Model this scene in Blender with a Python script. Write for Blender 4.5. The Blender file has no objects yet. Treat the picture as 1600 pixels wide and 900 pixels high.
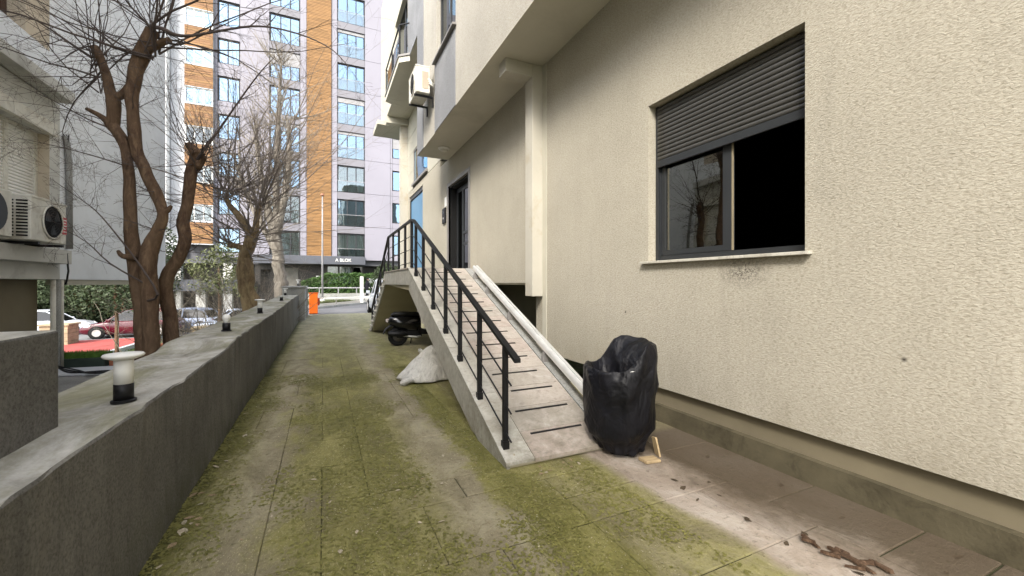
import bpy, bmesh, math, random
from mathutils import Vector, Matrix, noise as mnoise
R = math.radians
SC = bpy.context.scene
COL = SC.collection

# ------------------------------------------------------------------ camera, sky, sun
cam = bpy.data.cameras.new('camera'); camo = bpy.data.objects.new('camera', cam); COL.objects.link(camo)
camo.location = (0, 0, 1.5); camo.rotation_euler = (R(90), 0, -math.atan(295/640))
cam.sensor_width = 36; cam.lens = 14.4; cam.shift_y = -8/1600; cam.clip_start = .05; cam.clip_end = 2000
SC.camera = camo
SUN_EL, SUN_AZ = R(42), R(222)          # azimuth clockwise from +Y: behind and left of the camera
w = bpy.data.worlds.new('World'); SC.world = w; w.use_nodes = True
wn = w.node_tree; bg = wn.nodes['Background']
sky = wn.nodes.new('ShaderNodeTexSky'); sky.sky_type = 'NISHITA'; sky.sun_disc = False
sky.sun_elevation = SUN_EL; sky.sun_rotation = SUN_AZ; sky.air_density = 1.0; sky.dust_density = 3.0; sky.ozone_density = .6
hs = wn.nodes.new('ShaderNodeHueSaturation'); hs.inputs['Saturation'].default_value = .42
wn.links.new(sky.outputs[0], hs.inputs['Color']); wn.links.new(hs.outputs[0], bg.inputs['Color'])
bg.inputs['Strength'].default_value = .15
sl = bpy.data.lights.new('sun', 'SUN'); slo = bpy.data.objects.new('sun', sl); COL.objects.link(slo)
sl.energy = 1.2; sl.angle = R(14); sl.color = (1, .94, .84)
sd = Vector((math.sin(SUN_AZ)*math.cos(SUN_EL), math.cos(SUN_AZ)*math.cos(SUN_EL), math.sin(SUN_EL)))
slo.rotation_euler = sd.to_track_quat('Z', 'Y').to_euler(); slo.location = (0, 0, 30)
SC.view_settings.view_transform = 'Standard'; SC.view_settings.look = 'None'
SC.view_settings.exposure = 1.97; SC.view_settings.gamma = 1
SC.render.engine = 'CYCLES'; SC.cycles.max_bounces = 8; SC.cycles.diffuse_bounces = 5; SC.cycles.transparent_max_bounces = 12

# ------------------------------------------------------------------ helpers
class G:
    """small node-graph builder"""
    def __init__(s, name, rough=.8, spec=.3, metal=0):
        s.m = bpy.data.materials.new(name); s.m.use_nodes = True; s.t = s.m.node_tree
        s.b = s.t.nodes['Principled BSDF']; s.b.inputs['Roughness'].default_value = rough
        s.b.inputs['Specular IOR Level'].default_value = spec; s.b.inputs['Metallic'].default_value = metal
    def n(s, typ, props=None, **ins):
        nd = s.t.nodes.new('ShaderNode' + typ)
        for k, v in (props or {}).items(): setattr(nd, k, v)
        for k, v in ins.items(): s.set(nd, k.replace('_', ' '), v)
        return nd
    def set(s, nd, k, v):
        i = nd.inputs[int(k[1:])] if k[0] == 'i' and k[1:].isdigit() else nd.inputs[k]
        if isinstance(v, bpy.types.NodeSocket): s.t.links.new(v, i)
        else: i.default_value = v
    def pos(s, world=True, scale=(1, 1, 1)):
        o = s.n('NewGeometry').outputs['Position'] if world else s.n('TexCoord').outputs['Object']
        return s.n('VectorMath', {'operation': 'MULTIPLY'}, i0=o, i1=scale).outputs[0]
    def noise(s, v, scale, detail=4, rough=.6, dist=0):
        return s.n('TexNoise', Vector=v, Scale=scale, Detail=detail, Roughness=rough, Distortion=dist).outputs['Fac']
    def ramp(s, f, *st):
        r = s.n('ValToRGB', Fac=f); e = r.color_ramp.elements
        while len(e) < len(st): e.new(.5)
        for el, (p, c) in zip(e, st): el.position = p; el.color = (*c, 1) if len(c) == 3 else c
        return r.outputs['Color']
    def r01(s, f, a, b): return s.n('MapRange', Value=f, From_Min=a, From_Max=b).outputs[0]
    def math(s, op, a, b=0): return s.n('Math', {'operation': op}, i0=a, i1=b).outputs[0]
    def mix(s, f, a, b, mode='MIX'):
        nd = s.n('MixRGB', {'blend_type': mode})
        for k, v in (('Fac', f), ('Color1', a), ('Color2', b)):
            s.set(nd, k, (*v, 1) if isinstance(v, tuple) and len(v) == 3 else v)
        return nd.outputs[0]
    def col(s, c): s.set(s.b, 'Base Color', (*c, 1) if isinstance(c, tuple) and len(c) == 3 else c)
    def bump(s, h, strength=.3, dist=.01):
        s.set(s.b, 'Normal', s.n('Bump', Strength=strength, Distance=dist, Height=h).outputs[0])
    def xyz(s, v):
        o = s.n('SeparateXYZ', i0=v).outputs; return o[0], o[1], o[2]

def simple(name, c, rough=.7, var=.18, scale=3, bs=40, bst=.15, bd=.004, spec=.3, metal=0, world=False, stretch=(1, 1, 1), dirt=None):
    g = G(name, rough, spec, metal); p = g.pos(world, stretch)
    f = g.noise(p, scale, 5, .62)
    lo = tuple(x*(1-var*1.6) for x in c); hi = tuple(min(1, x*(1+var)) for x in c)
    cc = g.ramp(f, (.28, lo), (.72, hi))
    if dirt: cc = g.mix(g.r01(g.noise(p, dirt[1], 6, .7, .4), .52, .78), cc, dirt[0])
    g.col(cc); g.bump(g.noise(p, bs, 4), bst, bd); return g.m

class M:
    def __init__(s): s.v = []; s.f = []
    def add(s, vs, fs):
        o = len(s.v); s.v += [tuple(x) for x in vs]; s.f += [tuple(i+o for i in f) for f in fs]; return s
    def hexa(s, b, t):
        return s.add(list(b)+list(t), [(3, 2, 1, 0), (4, 5, 6, 7), (0, 1, 5, 4), (1, 2, 6, 5), (2, 3, 7, 6), (3, 0, 4, 7)])
    def box(s, x0, x1, y0, y1, z0, z1):
        return s.hexa([(x0, y0, z0), (x1, y0, z0), (x1, y1, z0), (x0, y1, z0)], [(x0, y0, z1), (x1, y0, z1), (x1, y1, z1), (x0, y1, z1)])
    def cbox(s, x0, x1, y0, y1, z0, z1, c=.01):
        """box whose upper edges are chamfered"""
        r = [[(x0, y0, z0), (x1, y0, z0), (x1, y1, z0), (x0, y1, z0)], [(x0, y0, z1-c), (x1, y0, z1-c), (x1, y1, z1-c), (x0, y1, z1-c)],
             [(x0+c, y0+c, z1), (x1-c, y0+c, z1), (x1-c, y1-c, z1), (x0+c, y1-c, z1)]]
        return s.loft(r)
    def loft(s, rings, close=True, caps=True):
        n = len(rings[0]); o = len(s.v)
        for r in rings: s.v += [tuple(x) for x in r]
        for i in range(len(rings)-1):
            for j in range(n if close else n-1):
                a = o+i*n+j; b = o+i*n+(j+1) % n; s.f.append((a, b, b+n, a+n))
        if caps:
            s.f.append(tuple(o+j for j in range(n))[::-1]); s.f.append(tuple(o+(len(rings)-1)*n+j for j in range(n)))
        return s
    def tube(s, pts, rad, n=8, caps=True):
        pts = [Vector(p) for p in pts]
        if not hasattr(rad, '__len__'): rad = [rad]*len(pts)
        rings = []; up = Vector((.3, .2, .93))
        for i, p in enumerate(pts):
            d = (pts[min(i+1, len(pts)-1)]-pts[max(i-1, 0)])
            if d.length < 1e-7: d = Vector((0, 0, 1))
            d.normalize(); a = d.cross(up)
            if a.length < .05: a = d.cross(Vector((1, 0, 0)))
            a.normalize(); b = d.cross(a)
            rings.append([p+(a*math.cos(6.2832*k/n)+b*math.sin(6.2832*k/n))*rad[i] for k in range(n)])
        return s.loft(rings, True, caps)
    def lathe(s, prof, n=24, c=(0, 0, 0), axis='z', caps=True):
        rings = []
        for r, z in prof:
            ring = []
            for k in range(n):
                a = 6.28319*k/n; u, v = r*math.cos(a), r*math.sin(a)
                ring.append({'z': (c[0]+u, c[1]+v, c[2]+z), 'x': (c[0]+z, c[1]+u, c[2]+v), 'y': (c[0]+u, c[1]+z, c[2]+v)}[axis])
            rings.append(ring)
        return s.loft(rings, True, caps)
    def prism(s, poly, axis, a, b):
        f = {'x': lambda t, u, v: (t, u, v), 'y': lambda t, u, v: (u, t, v), 'z': lambda t, u, v: (u, v, t)}[axis]
        return s.loft([[f(a, u, v) for u, v in poly], [f(b, u, v) for u, v in poly]])
    def holed(s, ax, a, b, U, V, holes=()):
        """wall sheet with thickness a..b on plane ax, spanning U x V, with real openings"""
        us = sorted({U[0], U[1], *[h[0] for h in holes], *[h[1] for h in holes]}); vs = sorted({V[0], V[1], *[h[2] for h in holes], *[h[3] for h in holes]})
        us = [u for u in us if U[0] <= u <= U[1]]; vs = [v for v in vs if V[0] <= v <= V[1]]
        f = {'x': lambda t, u, v: (t, u, v), 'y': lambda t, u, v: (u, t, v), 'z': lambda t, u, v: (u, v, t)}[ax]
        def solid(i, j):
            if i < 0 or j < 0 or i >= len(us)-1 or j >= len(vs)-1: return False
            cu, cv = (us[i]+us[i+1])/2, (vs[j]+vs[j+1])/2
            return not any(h[0] < cu < h[1] and h[2] < cv < h[3] for h in holes)
        for i in range(len(us)-1):
            for j in range(len(vs)-1):
                if not solid(i, j): continue
                u0, u1, v0, v1 = us[i], us[i+1], vs[j], vs[j+1]
                for t in (a, b): s.add([f(t, u0, v0), f(t, u1, v0), f(t, u1, v1), f(t, u0, v1)], [(0, 1, 2, 3)])
                for di, dj, q in ((-1, 0, ((u0, v0), (u0, v1))), (1, 0, ((u1, v0), (u1, v1))), (0, -1, ((u0, v0), (u1, v0))), (0, 1, ((u0, v1), (u1, v1)))):
                    if not solid(i+di, j+dj):
                        s.add([f(a, *q[0]), f(a, *q[1]), f(b, *q[1]), f(b, *q[0])], [(0, 1, 2, 3)])
        return s
    def mesh(s, name, mat, smooth=False, normals=True, weld=False):
        me = bpy.data.meshes.new(name); me.from_pydata(s.v, [], s.f)
        if normals or weld:
            bm = bmesh.new(); bm.from_mesh(me)
            if weld: bmesh.ops.remove_doubles(bm, verts=bm.verts, dist=1e-5)
            bmesh.ops.recalc_face_normals(bm, faces=bm.faces); bm.to_mesh(me); bm.free()
        if smooth: me.polygons.foreach_set('use_smooth', [True]*len(me.polygons))
        if mat: me.materials.append(mat)
        return me
    def build(s, name, mat, parent=None, smooth=False, bevel=0, normals=True, label=None, weld=False):
        o = bpy.data.objects.new(name, s.mesh(name, mat, smooth, normals, weld or bevel > 0)); COL.objects.link(o)
        if parent is not None: put(o, parent)
        if bevel:
            b = o.modifiers.new('bevel', 'BEVEL'); b.width = bevel; b.segments = 2; b.limit_method = 'ANGLE'; b.angle_limit = R(40)
        if label: o['label'] = label
        return o
def world_loc(o):
    p = Vector((0, 0, 0))
    while o: p += o.location; o = o.parent
    return p
def put(o, parent):
    """parent keeps the child's mesh where it was written (unrotated roots only)"""
    o.parent = parent; q = parent
    while q.parent: q = q.parent
    if q.get('local') is None: o.location = -world_loc(parent)
def tag(o, label, cat, group=None):
    o['label'] = label; o['category'] = cat
    if group: o['group'] = group
    return o
def thing(name, label, cat, loc=(0, 0, 0), rz=0, group=None, local=False):
    o = bpy.data.objects.new(name, None); COL.objects.link(o); o.location = loc; o.rotation_euler = (0, 0, rz); o.empty_display_size = .1
    if local: o['local'] = 1
    return tag(o, label, cat, group)
def structure(o): o['kind'] = 'structure'; return o
def clone(o, parent=None, loc=None, rz=None):
    c = o.copy(); COL.objects.link(c)
    if parent is not None: c.parent = parent
    for ch in list(o.children): clone(ch, c)
    if loc is not None: c.location = loc
    if rz is not None: c.rotation_euler = (0, 0, rz)
    return c
def lerp(a, b, t): return a+(b-a)*t
def sstep(a, b, x):
    t = max(0, min(1, (x-a)/(b-a))); return t*t*(3-2*t)

# ------------------------------------------------------------------ materials
def stucco(name, c, warm, big=1.0):
    g = G(name, .92, .15); p = g.pos(True)
    x, y, z = g.xyz(p)
    grain = g.noise(g.pos(True, (1, .62, 1.5)), 70, 3, .65, .6)
    grain2 = g.noise(p, 150, 2, .5)
    blot = g.noise(p, .7, 5, .6); blot2 = g.noise(g.pos(True, (1, 1, .35)), 2.2, 5, .65)
    base = g.ramp(blot, (.3, tuple(k*.9 for k in c)), (.5, c), (.72, warm))
    base = g.mix(g.math('MULTIPLY', g.r01(blot2, .55, .8), .22), base, tuple(k*.72 for k in c))
    base = g.mix(1, base, g.ramp(grain, (.34, (.72, .70, .66)), (.58, (1.04, 1.04, 1.04))), 'MULTIPLY')
    stre = g.noise(g.pos(True, (3.2, 3.2, .22)), 1.5, 5, .7)
    base = g.mix(g.math('MULTIPLY', g.r01(stre, .54, .78), .28), base, tuple(k*.62 for k in c))
    base = g.mix(g.math('MULTIPLY', g.math('MULTIPLY', g.r01(z, .75, .36), g.r01(blot2, .38, .68)), .4), base, (.20, .175, .12))
    # scuff below the sill and a small knock in the render further along
    for (cx, cy, cz, r, sx, nsc) in ((3.3, 2.38, 1.595, .17, 2.6, 42), (3.3, 1.30, 1.02, .02, 1, 60), (3.3, 3.9, 1.15, .02, 1, 60)):
        d = g.n('VectorMath', {'operation': 'DISTANCE'}, i0=g.n('VectorMath', {'operation': 'MULTIPLY'}, i0=p, i1=(1, 1/sx**.5, 1)).outputs[0], i1=(cx, cy/sx**.5, cz)).outputs['Value']
        m = g.math('MULTIPLY', g.r01(d, r, r*.15), g.r01(g.noise(p, nsc, 5, .8, 1), .44, .60) if r > .05 else 1.0)
        base = g.mix(g.math('MULTIPLY', m, .95), base, (.03, .025, .02))
    g.col(base)
    h = g.math('ADD', g.math('MULTIPLY', grain, 1.0), g.math('MULTIPLY', grain2, .3))
    g.bump(h, .55*big, .010); return g.m
STUC = stucco('cream_stucco', (.385, .358, .295), (.415, .386, .322))
STUC_UP = stucco('pale_stucco', (.38, .36, .315), (.41, .385, .34))
STUC_GREY = stucco('grey_stucco', (.21, .215, .225), (.27, .275, .285), .7)
PAINT = simple('cream_paint', (.42, .40, .33), .8, .05, 1.4, 90, .05, world=True)
SOFFIT = simple('soffit_paint', (.50, .475, .40), .85, .06, .9, 70, .06, world=True, dirt=((.40, .375, .31), .5))
DUCTM = simple('duct_paint', (.43, .405, .345), .65, .07, 1.2, 50, .05, world=True, dirt=((.34, .29, .2), 1.5))
OLIVE = simple('olive_paint', (.19, .172, .12), .85, .1, 1.2, 40, .1, world=True)
OLIVE2 = simple('brown_render', (.17, .145, .095), .9, .1, 1.2, 60, .1, world=True)
CURBM = simple('stained_curb', (.088, .076, .048), .95, .2, 3, 40, .5, .008, spec=.08, world=True, dirt=((.035, .03, .018), 4))
DARK = simple('dark_interior', (.006, .006, .006), .9, .1, 1, 10, 0)
ANTH = simple('anthracite_metal', (.022, .024, .026), .42, .1, 4, 120, .03, spec=.45)
SLATM = simple('shutter_metal', (.045, .043, .038), .38, .12, 6, 120, .04, spec=.5)
BLACKM = simple('black_metal', (.007, .007, .008), .5, .15, 6, 150, .05, spec=.3)
SILVER = simple('aluminium', (.60, .60, .58), .36, .10, 5, 90, .04, metal=.35)
GREYFRAME = simple('grey_casing', (.20, .19, .18), .5, .08, 3, 60, .03)
WHITEP = simple('white_plastic', (.74, .73, .69), .45, .06, 3, 60, .03)
DIRTYW = simple('aged_white_paint', (.62, .60, .53), .55, .10, 4, 60, .05, dirt=((.34, .29, .22), 6))
MARBLE = None
def marble(name, c, v):
    g = G(name, .55, .35); p = g.pos(True)
    f = g.noise(p, 5, 8, .72, 1.2); f2 = g.noise(g.pos(True, (1, 2.2, 1)), 15, 6, .75, .6)
    cc = g.ramp(f, (.3, tuple(k*.74 for k in c)), (.5, c), (.7, v))
    cc = g.mix(g.math('MULTIPLY', g.r01(f2, .53, .68), .75), cc, (.19, .16, .135)); cc = g.mix(g.math('MULTIPLY', g.r01(g.noise(p, 1.4, 6, .7), .48, .68), .6), cc, (.30, .275, .22))
    pw = g.pos(True); zz = g.xyz(pw)[2]
    cc = g.mix(g.math('MULTIPLY', g.math('MULTIPLY', g.r01(zz, .5, .02), g.r01(g.noise(pw, 7, 6, .75), .36, .66)), .75), cc, (.13, .115, .075))
    cc = g.mix(g.math('MULTIPLY', g.r01(g.noise(pw, 2.6, 7, .75, .6), .5, .7), .45), cc, (.24, .21, .165))
    g.col(cc); g.bump(f2, .18, .003); return g.m
MARBLE = marble('pale_marble', (.47, .45, .39), (.53, .51, .455))
TILES = [marble('rosy_travertine', (.40, .335, .285), (.47, .42, .365)), marble('grey_travertine', (.37, .33, .28), (.46, .42, .37)), marble('beige_travertine', (.43, .38, .325), (.38, .32, .27))]
def concrete(name, c, moss=0.0, streak=.5, topmoss=0.0):
    g = G(name, .9, .2); p = g.pos(True); x, y, z = g.xyz(p)
    f = g.noise(p, 1.3, 7, .66); st = g.noise(g.pos(True, (5, 5, .5)), 1.6, 5, .65)
    cc = g.ramp(f, (.28, tuple(k*.68 for k in c)), (.7, tuple(k*1.22 for k in c)))
    cc = g.mix(g.math('MULTIPLY', g.r01(st, .5, .74), streak), cc, tuple(k*.34 for k in c))
    cc = g.mix(g.math('MULTIPLY', g.r01(g.noise(p, 9, 6, .8, .8), .6, .8), .35), cc, tuple(k*1.7 for k in c))
    cc = g.mix(1, cc, g.ramp(g.noise(p, 75, 3, .7), (.34, (.66, .65, .62)), (.5, (1, 1, 1)), (.68, (1.25, 1.24, 1.2))), 'MULTIPLY')
    if topmoss:
        nz = g.xyz(g.n('NewGeometry').outputs['Normal'])[2]
        m = g.math('MULTIPLY', g.r01(nz, .6, .9), g.r01(g.noise(g.pos(True, (1, .45, 1)), 2.3, 6, .7, .5), .43, .60))
        cc = g.mix(g.math('MULTIPLY', g.r01(nz, .6, .9), .85), cc, g.ramp(g.noise(g.pos(True, (1, .5, 1)), 3.2, 8, .75, .6), (.32, (.16, .15, .125)), (.48, (.36, .345, .30)), (.68, (.62, .60, .55))))
        cc = g.mix(g.math('MULTIPLY', m, topmoss), cc, (.17, .165, .07))
    if moss:
        m2 = g.math('MULTIPLY', g.r01(z, .34, .02), g.r01(g.noise(p, 3.4, 5, .7), .35, .7))
        cc = g.mix(g.math('MULTIPLY', m2, moss), cc, (.055, .06, .022))
    g.col(cc); g.bump(g.noise(p, 26, 6, .7), .5, .012); return g.m
WALLC = concrete('grey_render', (.15, .145, .136), .75, .55, .6)
STUBC = concrete('grey_stub_render', (.145, .142, .138), .3, .4, .2)
PALEC = concrete('pale_concrete', (.30, .30, .285), .2, .3)
ASPH = simple('asphalt_road', (.17, .17, .175), .9, .2, .6, 90, .3, world=True)
PAVE = concrete('pavement_concrete', (.20, .195, .18), 0, .2)
def mossy():
    g = G('mossy_stamped_concrete', .88, .22); p = g.pos(True); x, y, z = g.xyz(p)
    big = g.noise(p, .75, 6, .62, .5); mid = g.noise(g.pos(True, (1, .55, 1)), 3.4, 7, .7, .6); fine = g.noise(p, 24, 6, .72); grit = g.noise(g.pos(True, (1.6, .7, 1)), 60, 4, .7, 1.0)
    tan = g.ramp(mid, (.28, (.155, .13, .076)), (.5, (.245, .212, .135)), (.72, (.37, .335, .225)))
    moss = g.ramp(mid, (.25, (.082, .078, .018)), (.5, (.172, .160, .040)), (.75, (.29, .265, .09)))
    # how mossy: most along the ramp foot, down the middle and beside the parapet; wheel tracks are worn
    def band(c, wd, a): return g.math('MULTIPLY', g.r01(g.math('ABSOLUTE', g.math('SUBTRACT', xw, c)), wd, 0), a)
    wob = g.math('ADD', x, g.math('MULTIPLY', g.math('SUBTRACT', big, .5), .5))
    xw = g.math('ADD', g.math('ADD', x, g.math('MULTIPLY', g.math('SUBTRACT', big, .5), .9)), g.math('MULTIPLY', g.math('SUBTRACT', mid, .5), .5))
    k = g.math('ADD', g.math('SUBTRACT', big, .5), g.math('MULTIPLY', g.math('SUBTRACT', mid, .5), .9))
    k = g.math('ADD', k, .44); k = g.math('ADD', k, g.math('MULTIPLY', g.math('SUBTRACT', fine, .5), .7)); k = g.math('ADD', k, g.math('MULTIPLY', g.math('SUBTRACT', grit, .5), .5))
    k = g.math('SUBTRACT', k, band(-.42, .30, .40)); k = g.math('SUBTRACT', k, band(.90, .30, .44))
    k = g.math('ADD', k, band(1.27, .26, .6)); k = g.math('ADD', k, band(-.86, .16, .5)); k = g.math('ADD', k, band(.22, .55, .18))
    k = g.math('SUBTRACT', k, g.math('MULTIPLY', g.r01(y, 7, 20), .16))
    mk = g.r01(k, .08, .60)
    # clean rosy strip by the wall in front of the ramp, its edge wandering
    edge = g.math('ADD', wob, g.math('MULTIPLY', g.math('SUBTRACT', mid, .5), .14))
    edge = g.math('SUBTRACT', edge, g.math('MULTIPLY', g.math('SUBTRACT', 3.2, y), .06))
    strip = g.math('MULTIPLY', g.r01(edge, 2.03, 2.13), g.r01(y, 3.6, 3.1))
    mk = g.math('MULTIPLY', mk, g.math('SUBTRACT', 1.0, strip))
    rosy = g.ramp(g.noise(g.pos(True, (1, .8, 1)), 1.5, 6, .68, .4), (.3, (.19, .145, .105)), (.5, (.33, .275, .22)), (.7, (.47, .42, .36)))
    soil = g.math('MULTIPLY', g.r01(g.math('ADD', edge, g.math('MULTIPLY', g.math('SUBTRACT', mid, .5), .7)), 2.28, 2.75), 1.0)
    rosy = g.mix(g.math('MULTIPLY', soil, .92), rosy, (.062, .046, .028))
    cc = g.mix(strip, tan, rosy); cc = g.mix(g.math('MULTIPLY', mk, .86), cc, moss)
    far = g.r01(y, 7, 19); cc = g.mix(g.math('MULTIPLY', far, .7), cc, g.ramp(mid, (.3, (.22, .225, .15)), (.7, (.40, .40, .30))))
    # lichen crumbs and dark specks
    cc = g.mix(g.math('MULTIPLY', g.math('MULTIPLY', g.r01(grit, .55, .68), g.math('MULTIPLY', g.r01(big, .36, .58), g.math('SUBTRACT', 1.0, strip))), .75), cc, (.50, .44, .27))
    cc = g.mix(g.math('MULTIPLY', g.r01(fine, .55, .75), .7), cc, (.045, .040, .018))
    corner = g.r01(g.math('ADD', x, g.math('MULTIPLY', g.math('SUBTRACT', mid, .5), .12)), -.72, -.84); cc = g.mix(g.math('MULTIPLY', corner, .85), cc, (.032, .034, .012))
    g.col(cc); g.bump(g.math('ADD', fine, g.math('MULTIPLY', mid, 1.4)), .8, .014); return g.m
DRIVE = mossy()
JOINT = simple('mossy_joint', (.045, .045, .02), .95, .3, 6, 40, .2, world=True)
def bark(name, dark, light, sc=1.0):
    g = G(name, .92, .15); p = g.pos(True, (1, 1, .28))
    f = g.noise(p, 16*sc, 7, .7, .8); b = g.noise(g.pos(True), 1.6, 4, .6)
    cc = g.ramp(f, (.3, tuple(k*.45 for k in dark)), (.5, dark), (.72, light))
    cc = g.mix(g.math('MULTIPLY', g.r01(b, .45, .7), .55), cc, light)
    g.col(cc); g.bump(f, .9, .02); return g.m
BARK = bark('brown_bark', (.10, .062, .040), (.20, .135, .082))
BARKG = bark('grey_bark', (.17, .15, .125), (.30, .275, .235), .5)
BARKT = bark('tan_bark', (.15, .105, .06), (.32, .24, .13))
TWIG = simple('dark_twig', (.085, .066, .058), .85, .2, 3, 40, .1)
TWIGM = simple('brown_grey_twig', (.17, .14, .12), .85, .2, 3, 40, .1)
TWIGT = simple('tan_twig', (.22, .19, .15), .85, .25, 3, 40, .1)
def foliage(name, a, b, sc=1.2):
    g = G(name, .6, .3); p = g.pos(True); f = g.noise(p, sc, 4, .7); r = g.n('ObjectInfo').outputs['Random']
    fi = g.noise(p, 14, 2); cc = g.mix(.5, g.ramp(f, (.35, a), (.65, b)), g.ramp(fi, (.35, a), (.65, b)))
    g.col(cc); g.set(g.b, 'Subsurface Weight', 0.0); return g.m
LEAFD = foliage('dark_evergreen', (.020, .033, .014), (.062, .085, .036))
LEAFM = foliage('hedge_green', (.022, .05, .012), (.075, .14, .035))
LEAFO = foliage('olive_evergreen', (.05, .062, .022), (.135, .15, .06))
GRASS = foliage('grass_green', (.05, .11, .014), (.12, .22, .035), .5)
SOIL = simple('garden_ground_mix', (.085, .11, .038), .95, .4, .9, 30, .6, .03, world=True, dirt=((.15, .125, .09), 1.5))
LAV = simple('lavender_cladding', (.245, .236, .272), .5, .05, .25, 40, .03, spec=.35, world=True)
LAVD = simple('grey_spandrel', (.185, .18, .20), .5, .06, .4, 40, .03, world=True)
WHITEC = simple('white_cladding', (.46, .47, .49), .5, .04, .3, 40, .03, world=True)
CORE = simple('joint_shadow', (.12, .12, .13), .9, .1, 1, 10, 0, world=True)
WOODC = simple('orange_timber', (.27, .148, .058), .6, .3, 1.2, 30, .15, world=True, stretch=(.5, 1, 9))
WOODD = simple('brown_timber', (.24, .125, .055), .6, .3, 1.2, 30, .15, world=True, stretch=(.5, 1, 9))
CANOPY = simple('slate_canopy', (.085, .09, .105), .55, .08, .6, 40, .05, world=True)
DARKW = simple('dark_brown_panel', (.03, .026, .022), .4, .3, .8, 30, .05, spec=.5, world=True)
CURT = simple('white_curtain', (.62, .62, .58), .9, .08, 2, 30, .05, world=True)
FRAMED = simple('dark_window_frame', (.035, .036, .04), .45, .1, 3, 60, .02)
BLIND = simple('grey_blind_box', (.28, .275, .28), .6, .08, 2, 40, .05)
def glass(name, tint, refl, trans=(1, 1, 1)):
    m = bpy.data.materials.new(name); m.use_nodes = True; t = m.node_tree; t.nodes.clear()
    o = t.nodes.new('ShaderNodeOutputMaterial'); gl = t.nodes.new('ShaderNodeBsdfGlossy'); tr = t.nodes.new('ShaderNodeBsdfTransparent'); mx = t.nodes.new('ShaderNodeMixShader')
    gl.inputs['Roughness'].default_value = .015; gl.inputs['Color'].default_value = (*tint, 1); tr.inputs['Color'].default_value = (*trans, 1)
    lw = t.nodes.new('ShaderNodeFresnel'); lw.inputs['IOR'].default_value = 1.5
    ad = t.nodes.new('ShaderNodeMath'); ad.operation = 'ADD'; ad.use_clamp = True; ad.inputs[1].default_value = refl
    # slightly wavy panes
    ns = t.nodes.new('ShaderNodeTexNoise'); ns.inputs['Scale'].default_value = .9; tc = t.nodes.new('ShaderNodeNewGeometry'); bp = t.nodes.new('ShaderNodeBump')
    bp.inputs['Strength'].default_value = .25; bp.inputs['Distance'].default_value = .02
    t.links.new(tc.outputs['Position'], ns.inputs['Vector']); t.links.new(ns.outputs['Fac'], bp.inputs['Height']); t.links.new(bp.outputs[0], gl.inputs['Normal'])
    t.links.new(lw.outputs[0], ad.inputs[0]); t.links.new(ad.outputs[0], mx.inputs[0]); t.links.new(tr.outputs[0], mx.inputs[1]); t.links.new(gl.outputs[0], mx.inputs[2]); t.links.new(mx.outputs[0], o.inputs[0])
    return m
GLASS_T = glass('tower_glass', (.52, .70, .88), .34, (.6, .68, .72))
GLASS_L = glass('clear_glass', (.9, .95, 1), .08, (.75, .8, .8))
GLASS_D = glass('smoked_glass', (.55, .58, .6), .10, (.10, .10, .10))
SKYBLUE = simple('blue_sign_film', (.075, .20, .34), .35, .08, .8, 20, .02, world=True)
ORANGE = simple('orange_enamel', (.85, .16, .015), .4, .06, 3, 50, .03)
REDP = simple('red_paving', (.36, .075, .065), .85, .15, 2, 40, .2, world=True)
RED_CAR = simple('dark_red_paint', (.075, .003, .012), .22, .04, 1, 10, 0, spec=.6)
WHITE_CAR = simple('silver_white_paint', (.62, .65, .70), .25, .03, 1, 10, 0, spec=.6)
BLUE_CAR = simple('slate_blue_paint', (.20, .24, .33), .25, .05, 1, 10, 0, spec=.6)
RUBBER = simple('rubber', (.014, .014, .014), .85, .2, 10, 80, .1)
GLOSSB = simple('gloss_black_paint', (.006, .006, .007), .16, .1, 3, 20, 0, spec=.6)
SEATV = simple('black_vinyl', (.012, .012, .012), .5, .1, 5, 80, .2)
def plastic_bag():
    g = G('black_polythene', .42, .22); p = g.pos(False)
    g.col(g.ramp(g.noise(p, 4, 5, .6), (.3, (.003, .003, .0035)), (.7, (.008, .008, .011))))
    g.set(g.b, 'Roughness', g.ramp(g.noise(p, 5, 4), (.3, (.34,)*3), (.7, (.62,)*3)))
    h = g.math('ADD', g.math('MULTIPLY', g.noise(g.pos(False, (1, 1, .7)), 2.6, 3, .5, 2.2), 1.4), g.math('MULTIPLY', g.noise(p, 11, 3, .5, 1.5), .16))
    g.bump(h, .6, .07); return g.m
BAG = plastic_bag()
def sackm():
    g = G('white_woven_plastic', .6, .3); p = g.pos(False); f = g.noise(g.pos(False, (1, 1, .5)), 9, 6, .7, 1.2)
    g.col(g.ramp(f, (.3, (.36, .34, .30)), (.5, (.56, .54, .48)), (.72, (.70, .68, .62)))); g.bump(f, .9, .05); return g.m
SACK = sackm()
LEAFP = [simple('pale_dry_leaf', (.42, .36, .26), .8, .3, 9, 60, .2), simple('tan_dry_leaf', (.30, .22, .13), .8, .3, 9, 60, .2), simple('dark_dry_leaf', (.060, .042, .024), .8, .3, 9, 60, .2)]
WOODO = simple('raw_wood', (.40, .30, .17), .8, .2, 8, 40, .3, stretch=(1, 6, 1))
STONE = simple('yellow_stone', (.36, .29, .19), .9, .25, 3, 30, .5, .02, world=True)
TERRA = simple('red_brick', (.34, .13, .07), .9, .2, 4, 30, .4, world=True)

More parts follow.
